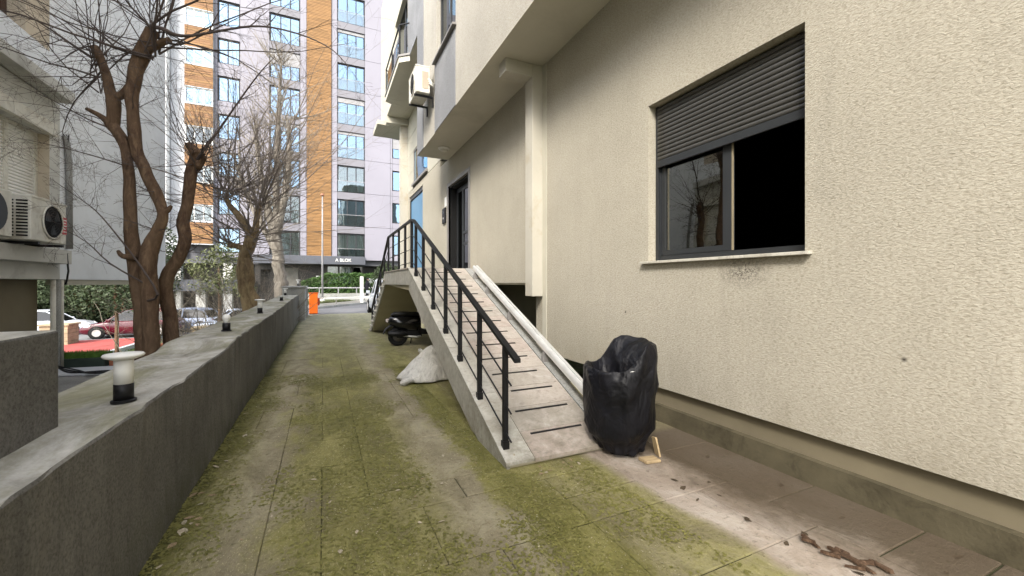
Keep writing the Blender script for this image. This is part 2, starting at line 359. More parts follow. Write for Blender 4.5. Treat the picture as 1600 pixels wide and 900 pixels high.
# ------------------------------------------------------------------ ground
def gz(x, y):
    """garden and street terrain level"""
    left = lerp(0, -1.7, sstep(10.4, 15.5, y)) if x < -1.2 else 0
    if x < -1.2 and y > 17:
        left = lerp(left, 0, sstep(-4.2, -1.5, x)*sstep(17, 21, y))
    return left
grnd = M(); nx, ny = 150, 110; X0, X1, Y0, Y1 = -45, 30, -12, 62
def gp(i, j):
    fx = i/nx; fy = j/ny; x = lerp(X0, X1, fx); y = lerp(Y0, Y1, fy); return x, y
vs = []; fs = []
for j in range(ny+1):
    for i in range(nx+1):
        x, y = gp(i, j); z = gz(x, y) - .07
        if i in (0, nx) or j in (0, ny):
            x = {0: -500, nx: 500}.get(i, x); y = {0: -400, ny: 700}.get(j, y)
        if x < -1.6: z += .05*mnoise.noise(Vector((x*.7, y*.7, 0)))
        vs.append((x, y, z))
for j in range(ny):
    for i in range(nx):
        a = j*(nx+1)+i; fs.append((a, a+1, a+nx+2, a+nx+1))
structure(grnd.add(vs, fs).build('garden_ground', SOIL, smooth=True))
# driveway: recessed bed with stamped slabs on it, then a plain poured stretch
drv = structure(M().box(-.95, 3.9, 9.0, 21.6, -.06, 0).build('driveway', DRIVE))
M().box(-.95, 3.9, -3, 8.999, -.06, -.011).build('joint_bed', JOINT, drv)
rng = random.Random(11); mod = .31; ncol = 14; nrow = 36; used = set(); nst = 0
oy = -1.9
for j in range(nrow):
    for i in range(ncol):
        if (i, j) in used: continue
        opts = [(2, 2), (2, 1), (1, 2), (3, 2), (1, 1), (3, 1), (2, 3)]; rng.shuffle(opts)
        for a, b in opts + [(1, 1)]:
            cells = [(i+p, j+q) for p in range(a) for q in range(b)]
            if all(c not in used and c[0] < ncol and c[1] < nrow for c in cells): break
        used.update(cells)
        x0, y0 = -.94+i*mod, oy+j*mod; x1, y1 = x0+a*mod, y0+b*mod
        if y1 > 9.0: y1 = min(y1, 9.0)
        if y1-y0 < .05 or y0 > 8.95: continue
        gphalf = rng.uniform(.0008, .0032); dz = rng.uniform(-.003, .0)
        m = M().cbox(x0+gphalf, x1-gphalf, y0+gphalf*2.2, y1-gphalf*2.2, -.02, dz, rng.uniform(.003, .006))
        m.build('paving_slab', DRIVE, drv); nst += 1
# road and pavement beyond the driveway
road = M()
road.add([(-1.3, 21.6, -.02), (40, 21.6, -.02), (40, 62, -.02), (10, 39, -.02), (2.67, 30.8, -.02), (-.34, 26.3, -.02), (-1.6, 25.2, -.02)], [(0, 1, 2, 3, 4, 5, 6)])
structure(road.build('road', ASPH))
kd = Vector((3.01, 4.5, 0)).normalized(); kn = Vector((-kd.y, kd.x, 0))
def kp(s, t, z): p = Vector((-.34, 26.3, 0))+kd*s+kn*t; return (p.x, p.y, z)
kb = M()
for s in range(-1, 12):
    kb.hexa([kp(s+.01, 0, -.05), kp(s+.99, 0, -.05), kp(s+.99, .18, -.05), kp(s+.01, .18, -.05)], [kp(s+.01, .02, .11), kp(s+.99, .02, .11), kp(s+.99, .18, .11), kp(s+.01, .18, .11)])
structure(kb.build('kerb', PALEC))
pv = M().hexa([kp(-1, .18, -.05), kp(14, .18, -.05), kp(14, 1.7, -.05), kp(-1, 1.7, -.05)], [kp(-1, .18, .10), kp(14, .18, .10), kp(14, 1.7, .14), kp(-1, 1.7, .14)])
structure(pv.build('pavement', PAVE))
vg = M().add([kp(-1, 1.7, .13), kp(14, 1.7, .13), (12, 45, .3), (8, 33.6, .35), (-1.6, 33.6, .35)], [(0, 1, 3, 4), (1, 2, 3)])
structure(vg.build('verge', SOIL))
structure(M().box(-2, 9, 33.95, 38.4, -.5, .72).build('planting_bed', SOIL))

# ------------------------------------------------------------------ right apartment building
RB = thing('apartment_building', 'cream stucco apartment building with dark shuttered window and overhanging upper floor along right of driveway', 'building', (3.3, 6, 0))
W = M().holed('x', 3.3, 3.62, (-8, 6.17), (.37, 5.09), [(1.88, 3.52, 1.742, 3.472)])
W.holed('x', 3.3, 3.62, (6.17, 12.5), (1.5, 5.09), [(9.75, 11.55, 1.5, 4.30)])
W.holed('x', 3.3, 3.62, (12.5, 18.0), (0.0, 5.30), [(14.95, 17.5, 1.0, 5.08)])
W.build('stucco_wall', STUC, RB)
M().box(3.36, 3.62, -8, 4.5, .175, .366).build('plinth_band', OLIVE2, RB)
c = M(); ys = [-8+i*.25 for i in range(51)]
c.loft([[(3.30+.012*mnoise.noise(Vector((y*2, 1, 0))), y, -.05), (3.305+.012*mnoise.noise(Vector((y*3, 5, 0))), y, .175), (3.37, y, .178), (3.5, y, .17), (3.5, y, -.05)] for y in ys])
c.build('plinth_curb', CURBM, RB)
# undercroft
V = M().box(5.2, 5.3, 4.4, 12.5, 0, 1.6).box(3.62, 5.2, 4.40, 4.49, 0, 1.6).box(3.31, 6, 12.45, 12.5, 0, 1.499)
V.box(3.31, 5.3, 4.49, 12.45, 1.47, 1.499)
V.build('undercroft_wall', OLIVE, RB)
M().box(3.30, 3.61, 4.5, 6.165, .365, .369).build('wall_foot_trim', STUC, RB)
# overhang, upper storeys with openings
O = M().holed('x', 2.42, 2.72, (-8, 11.6), (5.09, 14.0), [(7.96, 9.5, 6.74, 8.3), (1.5, 4.2, 6.74, 8.3)])
O.box(2.72, 9, 11.3, 11.6, 5.09, 14)
O.build('upper_wall', STUC_UP, RB)
M().box(2.421, 3.64, -8, 11.599, 5.075, 5.092).build('soffit', SOFFIT, RB)
M().box(2.405, 2.42, 7.96, 9.62, 5.076, 6.64).build('grey_panel', STUC_GREY, RB)
M().box(2.405, 2.42, 10.85, 11.605, 5.076, 14).build('grey_panel', STUC_GREY, RB)
# upper window above the grey panel
def flat_window(par, x, y0, y1, z0, z1, frame, pane, mull=(), out=-1, name='window', dep=.05, fw=.06, glass_m=None, bars=()):
    m = M(); m.holed('x', x, x-out*dep, (y0, y1), (z0, z1), [(y0+fw, y1-fw, z0+fw, z1-fw)])
    for q in mull: m.box(min(x+.004, x-out*dep), max(x+.004, x-out*dep), q-fw*.45, q+fw*.45, z0+fw, z1-fw)
    o = m.build(name, frame, par)
    M().box(x-out*dep*.5, x-out*dep*.5+.006, y0+fw*.5, y1-fw*.5, z0+fw*.5, z1-fw*.5).build('pane', glass_m or pane, o)
    return o
flat_window(RB, 2.52, 7.97, 9.49, 6.75, 8.29, ANTH, GLASS_D, (8.7,))
M().box(2.62, 2.66, 7.9, 9.5, 6.7, 8.35).build('dark_room', DARK, RB)
M().hexa([(2.33, 7.9, 6.66), (2.56, 7.9, 6.68), (2.56, 9.6, 6.68), (2.33, 9.6, 6.66)], [(2.33, 7.9, 6.70), (2.56, 7.9, 6.74), (2.56, 9.6, 6.74), (2.33, 9.6, 6.70)]).build('window_sill', GREYFRAME, RB)
# beyond the overhang: second floor steps out higher up
O2 = M().holed('x', 2.42, 2.72, (11.6, 19.6), (8.5, 14.0), [(13.1, 15.6, 8.7, 11.0)])
O2.box(2.72, 9, 19.4, 19.6, 8.5, 14)
O2.build('upper_wall', PAINT, RB)
M().box(2.421, 3.6, 11.6, 19.599, 8.485, 8.502).build('soffit', SOFFIT, RB)
M().box(2.406, 2.42, 11.606, 13.0, 8.487, 14).build('grey_panel', STUC_GREY, RB)
M().box(2.40, 3.3, 17.7, 18.0, 8.2, 8.484).build('soffit_beam', PAINT, RB)
M().box(2.1, 3.3, 18.3, 19.9, 8.30, 8.48).build('soffit_slab', PAINT, RB)
flat_window(RB, 2.56, 13.1, 15.6, 8.7, 11.0, ANTH, GLASS_D, (14.3,))
M().box(2.66, 2.7, 13.0, 15.7, 8.6, 11.1).build('dark_room', DARK, RB)
M().box(3.0, 3.3, 17.85, 18.18, 0, 8.2).build('corner_column', DUCTM, RB)
# pale boarded wall above the shop level, boards told apart by open joints
M().box(3.36, 3.6, 11.6, 18.0, 5.302, 8.485).build('board_backing', CORE, RB)
zb = [5.31, 6.06, 6.81, 7.56, 8.48]
for a, b in zip(zb, zb[1:]):
    if a == 5.31 or a == 6.06:
        for y0, y1 in ((11.61, 14.18), (16.66, 17.84)): M().box(3.3, 3.35, y0, y1, a+.012, b-.012).build('facade_board', PAINT, RB)
    else: M().box(3.3, 3.35, 11.61, 17.84, a+.012, b-.012).build('facade_board', PAINT, RB)
fwn = flat_window(RB, 3.31, 14.2, 16.64, 5.50, 6.8, GREYFRAME, GLASS_T, (), dep=.04)
M().box(3.352, 3.358, 14.2, 16.64, 5.4, 6.8).build('dark_room', DARK, RB)
M().box(3.22, 3.35, 14.12, 16.7, 5.38, 5.46).build('window_sill', GREYFRAME, RB)
# blue glazed shop sign panel below
bs = M().holed('x', 3.33, 3.40, (14.95, 17.5), (1.0, 5.08), [(15.03, 17.42, 1.1, 4.93)]).build('shopfront_frame', FRAMED, RB)
M().box(3.37, 3.39, 15.0, 17.45, 1.05, 4.95).build('shopfront_panel', SKYBLUE, bs)
# entrance door
dr = M().holed('x', 3.285, 3.36, (9.62, 11.68), (1.70, 4.38), [(9.75, 11.55, 1.60, 4.28)]).build('door_casing', GREYFRAME, RB)
M().box(3.36, 3.62, 11.50, 11.549, 1.7, 4.28).box(3.36, 3.62, 9.751, 9.78, 1.7, 4.28).box(3.36, 3.62, 9.78, 11.50, 4.22, 4.279).build('door_reveal', DARK, dr)
door = M().holed('x', 3.52, 3.57, (9.79, 11.49), (1.72, 4.2), [(9.89, 10.85, 1.9, 2.55), (9.89, 10.85, 2.62, 2.86), (9.89, 10.85, 2.93, 4.08), (10.97, 11.4, 1.9, 4.08)]).build('entrance_door', ANTH, RB)
M().box(3.54, 3.548, 9.85, 11.44, 1.85, 4.12).build('pane', GLASS_D, door)
M().tube([(3.46, 9.95, 2.62), (3.46, 9.95, 3.1)], .014, 8).box(3.46, 3.52, 9.94, 9.96, 2.68, 2.70).box(3.46, 3.52, 9.94, 9.96, 3.02, 3.04).build('handle', SILVER, door)
M().box(3.6, 3.64, 9.7, 11.6, 1.7, 4.3).build('dark_room', DARK, RB)
# big roller-shutter window
room = M().box(5.6, 5.65, .6, 4.8, 1, 4.0).box(3.622, 5.6, .6, .65, 1, 4).box(3.622, 5.6, 4.75, 4.8, 1, 4).box(3.622, 5.6, .65, 4.75, 3.95, 4.0).box(3.622, 5.6, .65, 4.75, 1.0, 1.05)
room.build('dark_room', DARK, RB)
wf = M().holed('x', 3.425, 3.50, (1.885, 3.515), (1.745, 3.468), [(1.93, 3.47, 1.80, 3.40)]).build('window', ANTH, RB)
M().holed('x', 3.44, 3.485, (2.60, 3.468), (1.805, 2.86), [(2.69, 3.41, 1.86, 2.8)]).build('sash', ANTH, wf)
M().box(3.458, 3.464, 2.68, 3.42, 1.85, 2.81).build('pane', glass('dim_glass', (.85, .86, .82), .20, (.4, .4, .38)), wf)
M().box(3.442, 3.452, 2.584, 2.599, 1.805, 2.86).build('sash_seal', simple('yellowed_seal', (.24, .20, .13), .7), wf)
M().box(3.625, 3.635, 2.80, 3.5, 1.78, 2.9).build('net_curtain', simple('dusky_net', (.075, .072, .062), .9, .3, 2, 20, .1, stretch=(1, 9, 1)), wf)
sh = M().box(3.40, 3.42, 1.89, 1.925, 2.75, 3.468).box(3.40, 3.42, 3.475, 3.51, 1.75, 3.468).build('shutter_rail', ANTH, wf)
nsl = 13; zt, zbt = 3.455, 2.86
slat_me = None
for i in range(nsl):
    z0 = lerp(zbt, zt, i/nsl); h = (zt-zbt)/nsl
    if slat_me is None:
        rr = []
        pr = [(0, 0), (-.006, .004), (-.011, h*.3), (-.012, h*.55), (-.009, h*.82), (-.002, h*.93), (.004, h*.93), (.004, 0)]
        slat_me = M().loft([[(a, y, b) for a, b in pr] for y in (-.772, .772)]).mesh('shutter_slat', SLATM)
    o = bpy.data.objects.new('shutter_slat', slat_me); COL.objects.link(o); o.parent = wf; o.location = Vector((3.402, 2.70, z0)) - world_loc(wf)
M().box(3.388, 3.412, 1.93, 3.472, 2.782, 2.858).build('shutter_bar', ANTH, wf, bevel=.004)
M().hexa([(3.245, 1.83, 1.712), (3.44, 1.83, 1.716), (3.44, 3.60, 1.716), (3.245, 3.60, 1.712)], [(3.245, 1.83, 1.737), (3.44, 1.83, 1.744), (3.44, 3.60, 1.744), (3.245, 3.60, 1.737)]).build('window_sill', MARBLE, RB, bevel=.003)
# box duct and branch under the soffit
M().box(3.1, 3.299, 5.93, 6.19, 1.28, 5.074).build('box_duct', DUCTM, RB, bevel=.006)
M().box(2.62, 3.099, 5.93, 6.19, 4.86, 5.074).build('duct_branch', DUCTM, RB, bevel=.006)
M().box(3.285, 3.299, 5.80, 5.928, .40, 5.074).build('duct_margin', PAINT, RB)

# small fittings on this building
d = thing('ceiling_lamp', 'round white ceiling lamp on the soffit by the entrance', 'lamp', (2.9, 10.6, 5.07))
M().lathe([(.15, 0), (.15, -.03), (.12, -.055)], 20, (2.9, 10.6, 5.074)).build('lamp_base', WHITEP, d, True)
M().lathe([(.118, -.05), (.09, -.085), (.03, -.10)], 20, (2.9, 10.6, 5.074)).build('lamp_shade', DIRTYW, d, True)
d = thing('intercom', 'black intercom panel on cream wall left of entrance door', 'intercom', (3.29, 11.95, 3.5))
M().box(3.25, 3.299, 11.78, 12.10, 3.27, 3.72).build('housing', BLACKM, d, bevel=.01)
M().box(3.244, 3.25, 11.86, 12.02, 3.55, 3.64).build('screen', GLOSSB, d)
M().lathe([(.03, 0), (.03, -.006)], 12, (3.249, 11.94, 3.42), 'x').build('button', SILVER, d)
tag(M().box(3.292, 3.299, 11.74, 11.96, 3.76, 4.04).build('paper_notice', WHITEP), 'small white paper notice stuck to wall above the intercom', 'notice')

def air_conditioner(root_name, label, loc, rz, mat):
    """front faces local -Y; width X, depth Y"""
    t = thing(root_name, label, 'air conditioner', loc, rz, local=True)
    wd, dp, hh = .86, .33, .62
    M().box(-wd/2, wd/2, -dp/2, dp/2, 0, hh).build('casing', mat, t, bevel=.015)
    M().box(-wd/2-.008, wd/2+.008, -dp/2-.008, dp/2+.008, hh-.02, hh+.012).build('top_cover', mat, t, bevel=.006)
    cx = .06
    ring = M().lathe([(.245, 0), (.265, -.012), (.245, -.022), (.232, -.012)], 32, (cx, -dp/2, .31), 'y', False).build('fan_ring', mat, t, True)
    M().lathe([(.235, -.003), (.01, -.004)], 32, (cx, -dp/2, .31), 'y').build('fan_opening', DARK, t)
    fb = M()
    for k in range(3):
        a0 = k*2.0944+.3
        pts = [(cx+r*math.cos(a0+da), -dp/2-.006-dy, .31+r*math.sin(a0+da)) for r, da, dy in ((.05, 0, 0), (.2, -.1, .002), (.21, .7, .006), (.06, .9, .006))]
        fb.add(pts, [(0, 1, 2, 3)])
    fb.build('fan_blade', BLACKM, t)
    gr = M()
    for r in (.05, .09, .13, .17, .21):
        gr.tube([(cx+r*math.cos(a*6.2832/20), -dp/2-.02, .31+r*math.sin(a*6.2832/20)) for a in range(21)], .0025, 4, False)
    for a in range(10):
        an = a*.6283; gr.tube([(cx+.03*math.cos(an), -dp/2-.02, .31+.03*math.sin(an)), (cx+.24*math.cos(an), -dp/2-.018, .31+.24*math.sin(an))], .0025, 4)
    gr.build('fan_guard', BLACKM, t)
    for k in range(12):
        for s in (0, 1):
            u0 = -dp/2+.035+s*.14
            M().box(-wd/2-.006, -wd/2+.004, u0, u0+.115, .05+k*.044, .072+k*.044).build('side_vent', DARK, t)
    for x in (-.3, .3): M().prism([(-dp/2-.02, -.05), (dp/2+.085, -.05), (dp/2+.085, -.26), (dp/2+.115, -.26), (dp/2+.115, -.012), (-dp/2-.02, -.012)], 'x', x-.02, x+.02).build('bracket', BLACKM, t)
    return t
# unit high on the facade by the upper window, seen from its service side
a = air_conditioner('air_conditioner', 'beige outdoor air conditioner on brackets under upper window of cream building', (2.13, 10.05, 5.98), R(-90), DIRTYW)
M().box(.43, .437, -.02, .13, .10, .5).build('service_cover', simple('service_cover_beige', (.42, .34, .26), .6, .1), a)
p = M()
for k in range(3): p.tube([(.42, .12+.01*k, .34-.05*k), (.50, .15, .28-.04*k), (.48, .22, .22-.03*k), (.36, .29, .28-.05*k)], .018, 6)
p.build('pipe', DIRTYW, a, True)
# balcony rail of the floor above
B = thing('balcony', 'small upper balcony with slim black rail on cream building', 'balcony', (2.3, 14.2, 8.3))
M().prism([(2.13, 13.0), (2.42, 12.75), (2.42, 16.2), (2.13, 16.0)], 'z', 8.33, 8.50).build('balcony_slab', SOFFIT, B)
M().prism([(2.10, 12.98), (2.42, 12.70), (2.42, 16.25), (2.10, 16.03)], 'z', 8.50, 8.56).build('slab_edge', GREYFRAME, B)
M().tube([(2.42, 12.76, 9.5), (2.15, 13.0, 9.5), (2.15, 15.98, 9.5), (2.42, 16.15, 9.5)], .025, 6).build('handrail', BLACKM, B)
for y in (13.02, 14.5, 15.95): M().box(2.13, 2.17, y-.02, y+.02, 8.56, 9.5).build('post', BLACKM, B)
M().box(2.17, 2.176, 13.05, 15.9, 8.62, 9.3).build('glass_panel', GLASS_L, B)

# ------------------------------------------------------------------ entrance ramp
def rz_(y): return .055+.41*(y-2.98)
def slope_box(m, x0, x1, y0, y1, a, b):
    return m.hexa([(x0, y0, rz_(y0)+a), (x1, y0, rz_(y0)+a), (x1, y1, rz_(y1)+a), (x0, y1, rz_(y1)+a)], [(x0, y0, rz_(y0)+b), (x1, y0, rz_(y0)+b), (x1, y1, rz_(y1)+b), (x0, y1, rz_(y1)+b)])
RY0, RY1, LZ = 2.98, 7.15, rz_(7.15)
RA = thing('entrance_ramp', 'steep tiled ramp and landing with marble edges rising to entrance door', 'ramp', (1.9, 5, 0))
sl_ = M().loft([[(x, 3.02, -.03), (x, 3.9, -.03), (x, 7.15, LZ-.40), (x, 10.2, LZ-.30), (x, 13.2, -.03), (x, 13.6, -.03), (x, 10.25, LZ-.05), (x, 7.15, LZ-.035), (x, 3.02, rz_(3.02)-.035)] for x in (1.37, 2.44)])
sl_.box(2.44, 3.29, 8.9, 11.75, LZ-.28, LZ-.04)
sl_.build('ramp_slab', simple('olive_soffit_paint', (.38, .34, .235), .85, .08, 1.0, 40, .1, world=True), RA)
# marble fascia along the open side, panel by panel
fy = [3.0, 3.62, 4.35, 5.05, 5.75, 6.45, 7.15]
for a, b in zip(fy, fy[1:]):
    a2, b2 = a+.004, b-.004; lo = lambda y: max(-.02, rz_(y)-.40)
    M().hexa([(1.34, a2, lo(a2)), (1.368, a2, lo(a2)), (1.368, b2, lo(b2)), (1.34, b2, lo(b2))], [(1.34, a2, rz_(a2)-.024), (1.368, a2, rz_(a2)-.024), (1.368, b2, rz_(b2)-.024), (1.34, b2, rz_(b2)-.024)]).build('fascia_panel', MARBLE, RA)
for a, b in ((7.154, 8.6), (8.608, 10.2)): M().box(1.34, 1.368, a, b, LZ-.30, LZ-.024).build('fascia_panel', MARBLE, RA)
M().hexa([(1.34, 10.208, LZ-.30), (1.368, 10.208, LZ-.30), (1.368, 13.3, -.02), (1.34, 13.3, -.02)], [(1.34, 10.208, LZ-.024), (1.368, 10.208, LZ-.024), (1.368, 13.75, -.01), (1.34, 13.75, -.01)]).build('stair_fascia', MARBLE, RA)
nrow = 14
for i in range(nrow):
    y0, y1 = lerp(RY0, RY1, i/nrow), lerp(RY0, RY1, (i+1)/nrow); g_ = .0025
    slope_box(M(), 1.585+g_, 2.345-g_, y0+g_, y1-g_, -.03, rng.uniform(-.002, 0)).build('ramp_tile', TILES[(i*7+i//3) % 3], RA)
for i in range(5):
    y0, y1 = lerp(RY0, RY1, i/5), lerp(RY0, RY1, (i+1)/5)
    slope_box(M(), 1.325, 1.58, y0+.003, y1-.003, -.022, .004).build('edge_coping', MARBLE, RA)
    slope_box(M(), 2.352, 2.47, y0+.003, y1-.003, -.022, .004).build('edge_coping', PALEC, RA)
for i in range(14):
    y = 3.235+.285*i; x0 = 1.64+.05*rng.random()+(.1 if i == 2 else 0); x1 = 2.19+.05*rng.random()
    slope_box(M(), x0, x1, y-.008, y+.008, 0, .005).build('grip_strip', BLACKM, RA)
for i in range(4): M().box(1.325, 2.0, 7.155+i*.76, 7.91+i*.76, LZ-.022, LZ).build('landing_tile', TILES[i % 3], RA)
for i in range(4): M().box(2.004, 2.46 if i < 2 else 3.29, 7.155+i*.76+(.25 if i == 2 else 0), 7.91+i*.76, LZ-.024, LZ-.002).build('landing_tile', TILES[(i+1) % 3], RA)
M().box(2.45, 3.29, 10.2, 11.7, LZ-.024, LZ-.001).build('landing_tile', TILES[0], RA)
for k in range(10):
    y0 = 10.2+k*.345; z = LZ-.172*(k+1)
    M().box(1.30, 2.46, y0, y0+.37, z-.03, z).build('stair_tread', MARBLE, RA)
    M().box(1.372, 2.43, y0-.003, y0+.02, z-.0, z+.142).build('stair_riser', MARBLE, RA)
# black railing
RL = thing('ramp_railing', 'black metal railing with square posts and three rods along the tiled ramp', 'railing', (1.4, 5, 0))
py = [3.14, 3.76, 4.39, 4.98, 5.62, 6.23, 6.78]
XR = 1.385
def hz(y): return rz_(y)+.865 if y <= 6.95 else (LZ+.80 if y <= 9.9 else LZ+.80-.53*(y-9.9))
for y in py:
    M().box(XR-.021, XR+.021, y-.021, y+.021, rz_(y)-.005, hz(y)-.02).build('post', BLACKM, RL, bevel=.003)
    M().box(XR-.028, XR+.028, y-.028, y+.028, rz_(y)-.015, rz_(y)+.06).build('post_sleeve', BLACKM, RL, bevel=.003)
for y in (7.12, 7.75, 8.45, 9.2, 9.88): M().box(XR-.02, XR+.02, y-.02, y+.02, LZ, hz(max(y, 7))-.01).build('post', BLACKM, RL)
for k, y in enumerate((10.6, 11.3, 12.0, 12.7, 13.4)):
    M().box(XR-.02, XR+.02, y-.02, y+.02, max(0, LZ-.5*(y-10.2)-.1), hz(y)-.01).build('post', BLACKM, RL)
def rail_path(off, y0): return [(XR, y0, hz(y0)+off), (XR, 6.95, hz(6.95)+off), (XR, 7.12, LZ+.80+off+.02), (XR, 9.9, LZ+.80+off), (XR, 13.5, hz(13.5)+off)]
hr = M()
P_ = rail_path(0, 2.9)
hr.loft([[(XR-.027, y, z-.016), (XR+.027, y, z-.016), (XR+.027, y, z+.016), (XR-.027, y, z+.016)] for _, y, z in P_])
hr.build('handrail', BLACKM, RL)
for off in (-.27, -.50, -.73): M().tube(rail_path(off, 3.02), .0075, 6).build('rail_rod', BLACKM, RL)
# aluminium rail on brackets along the wall side
AR = thing('aluminium_rail', 'silver aluminium rail on small brackets along right edge of ramp', 'rail', (2.4, 5, 0))
pf = [(-.055, -.03), (-.055, .018), (-.045, .036), (-.02, .04), (-.02, .026), (.005, .026), (.005, .042), (.035, .042), (.05, .03), (.055, -.03)]
M().loft([[(2.415+a, y, rz_(y)+.165+b) for a, b in pf] for y in (2.75, 6.75)]).build('rail_profile', SILVER, AR)
for y in (3.35, 4.25, 5.25, 6.1, 6.68):
    M().hexa([(2.345, y-.03, rz_(y-.03)), (2.43, y-.03, rz_(y-.03)), (2.43, y+.03, rz_(y+.03)), (2.345, y+.03, rz_(y+.03))], [(2.38, y-.02, rz_(y)+.14), (2.43, y-.02, rz_(y)+.14), (2.43, y+.02, rz_(y)+.145), (2.38, y+.02, rz_(y)+.145)]).build('bracket', GREYFRAME, AR)

# ------------------------------------------------------------------ parapet wall along the left
PW = thing('parapet_wall', 'low grey rendered wall with mossy uneven top along left of driveway', 'wall', (-1.2, 8, 0))
ys = [-3+i*.12 for i in range(180)]
def ptop(y): return .84+.055*sstep(5.0, 5.35, y)+.13*sstep(6, 18, y)+.012*mnoise.noise(Vector((y*1.3, 0, 3)))
rings = []
for y in ys:
    if y > 18.2: break
    n1 = mnoise.noise(Vector((y*1.7, 2, 0))); n2 = mnoise.noise(Vector((y*4.5, 7, 0))); n3 = mnoise.noise(Vector((y*2.3, 11, 0)))
    t = ptop(y); xe = -.875+.02*n1+.012*n2+(.02 if n2 < -.28 else 0)
    rings.append([(-.86, y, -.06), (-.872+.004*n3, y, .3), (xe, y, t-.012+.006*n3), (xe-.008+.004*n2, y, t-.001+.006*n2), (xe-.04, y, t+.004*n1), (-1.1, y, t+.012*n3), (-1.3, y, t+.012*n1), (-1.46, y, t-.004), (-1.5+.012*n3, y, t-.04), (-1.5, y, -.5 if y < 11 else -1.9)])
M().loft(rings).build('wall_body', WALLC, PW, True)
for p in PW.children[0].data.polygons: p.use_smooth = False
tag(M().box(-1.52, -1.10, -3, 2.58, .82, 1.285).build('wall_block', STUBC, bevel=.012), 'grey rendered upstand block standing on near end of low left wall', 'wall')
gpst = thing('gate_post', 'pale square end post of low wall beside orange barrier', 'post', (-1, 19.3, 0))
M().box(-1.45, -.66, 18.25, 20.9, -.05, 1.30).build('post_shaft', PALEC, gpst, bevel=.01)
M().box(-1.49, -.62, 18.21, 20.94, 1.30, 1.36).build('post_cap', PALEC, gpst, bevel=.01)
M().box(-.655, -.63, 20.2, 20.8, 0, 1.25).build('dark_edge', GREYFRAME, gpst)

def bollard(loc, label, kind='full', s=1.0):
    t = thing('wall_lamp', label, 'lamp', loc, 0, 'bollard lamps along the low wall', local=True)
    M().lathe([(.055, 0), (.055, .010), (.047, .014)], 24).build('base_plate', BLACKM, t)
    M().lathe([(.043, .012), (.043, .10)], 24).build('lamp_foot', BLACKM, t, True)
    if kind == 'full':
        M().lathe([(.042, .10), (.042, .235)], 24).build('lamp_shade', WHITEP, t, True)
        M().lathe([(.047, .232), (.084, .246), (.09, .256), (.084, .264), (.02, .270)], 28).build('lamp_cap', WHITEP, t, True)
    elif kind == 'bulb':
        M().lathe([(.022, .10), (.024, .115), (.042, .15), (.045, .172), (.034, .20), (.01, .21)], 16).build('bulb', WHITEP, t, True)
    t.scale = (s, s, s); return t
bollard((-1.0, 2.95, ptop(2.95)+.004), 'white capped bollard lamp with black foot, nearest on the low wall')
bollard((-1.1, 6.15, ptop(6.15)+.004), 'broken bollard lamp with bare bulb on black foot on low wall', 'bulb')
bollard((-1.1, 9.15, ptop(9.15)+.004), 'white capped bollard lamp beyond the bare bulb one on low wall')
bollard((-1.1, 13.6, ptop(13.6)+.004), 'bare black lamp foot without shade near end of low wall', 'foot')
bollard((-1.3, 17.6, ptop(17.6)+.004), 'white bollard lamp beside the pale end post of low wall')
bollard((-.98, 19.9, 1.365), 'white bollard lamp standing on top of pale end post')

# ------------------------------------------------------------------ left apartment building
LB = thing('white_building', 'white rendered apartment building with shuttered window and stained ledges on left', 'building', (-6, 8, 0))
GREYW = simple('cool_white_render', (.76, .785, .825), .85, .06, .8, 60, .08, world=True, dirt=((.62, .63, .65), .7))
AGED = simple('aged_grey_render', (.56, .555, .52), .88, .1, 1.2, 50, .15, world=True, dirt=((.30, .29, .265), 1.4))
BEIGEW = simple('beige_pier_render', (.52, .45, .35), .88, .08, 1.2, 50, .12, world=True, dirt=((.27, .235, .19), 1.6))
M().holed('x', -4.1, -4.5, (-6, 9.62), (1.56, 4.54), [(6.4, 9.33, 2.70, 3.94), (1.5, 5.5, 2.7, 3.94)]).build('facade_wall', AGED, LB)
M().holed('x', -4.1, -4.5, (-6, 9.33), (4.76, 9.6), [(6.6, 8.73, 5.26, 7.2), (2, 4.5, 5.26, 7.2)]).build('facade_wall', BEIGEW, LB)
M().box(-4.5, -4.1, 9.33, 9.62, 4.54, 9.6).box(-4.5, -4.1, 9.62, 14.8, 1.56, 9.6).box(-9.5, -4.5, 14.5, 14.8, 1.56, 9.6).box(-9.5, -4.5, -6, 14.5, 1.56, 1.62).box(-9.5, -9.3, -6, 14.5, 1.62, 9.6).box(-9.5, -4.5, -6, -5.8, 1.62, 9.6).box(-9.5, -4.1, -6, 14.8, 9.6, 9.8).build('end_wall', GREYW, LB)
M().box(-4.1, -3.86, -6, 9.52, 4.55, 4.74).build('ledge', AGED, LB, bevel=.008)
M().box(-4.1, -4.02, -6, 9.48, 4.74, 5.24).build('parapet_panel', GREYW, LB)
M().box(-4.1, -4.03, 6.2, 9.40, 3.93, 4.14).build('lintel', DIRTYW, LB, bevel=.006)
M().box(-4.1, -3.93, -6, 9.58, 1.82, 2.05).build('ledge', AGED, LB, bevel=.008)
M().box(-4.29, -4.10, 9.325, 9.33, 2.70, 3.94).build('window_reveal', BEIGEW, LB)
LW = M().holed('x', -4.24, -4.30, (6.4, 9.33), (2.70, 3.94), [(6.48, 8.56, 2.78, 3.88), (8.64, 9.27, 2.78, 3.88)]).build('window', DIRTYW, LB)
me_a = me_b = None
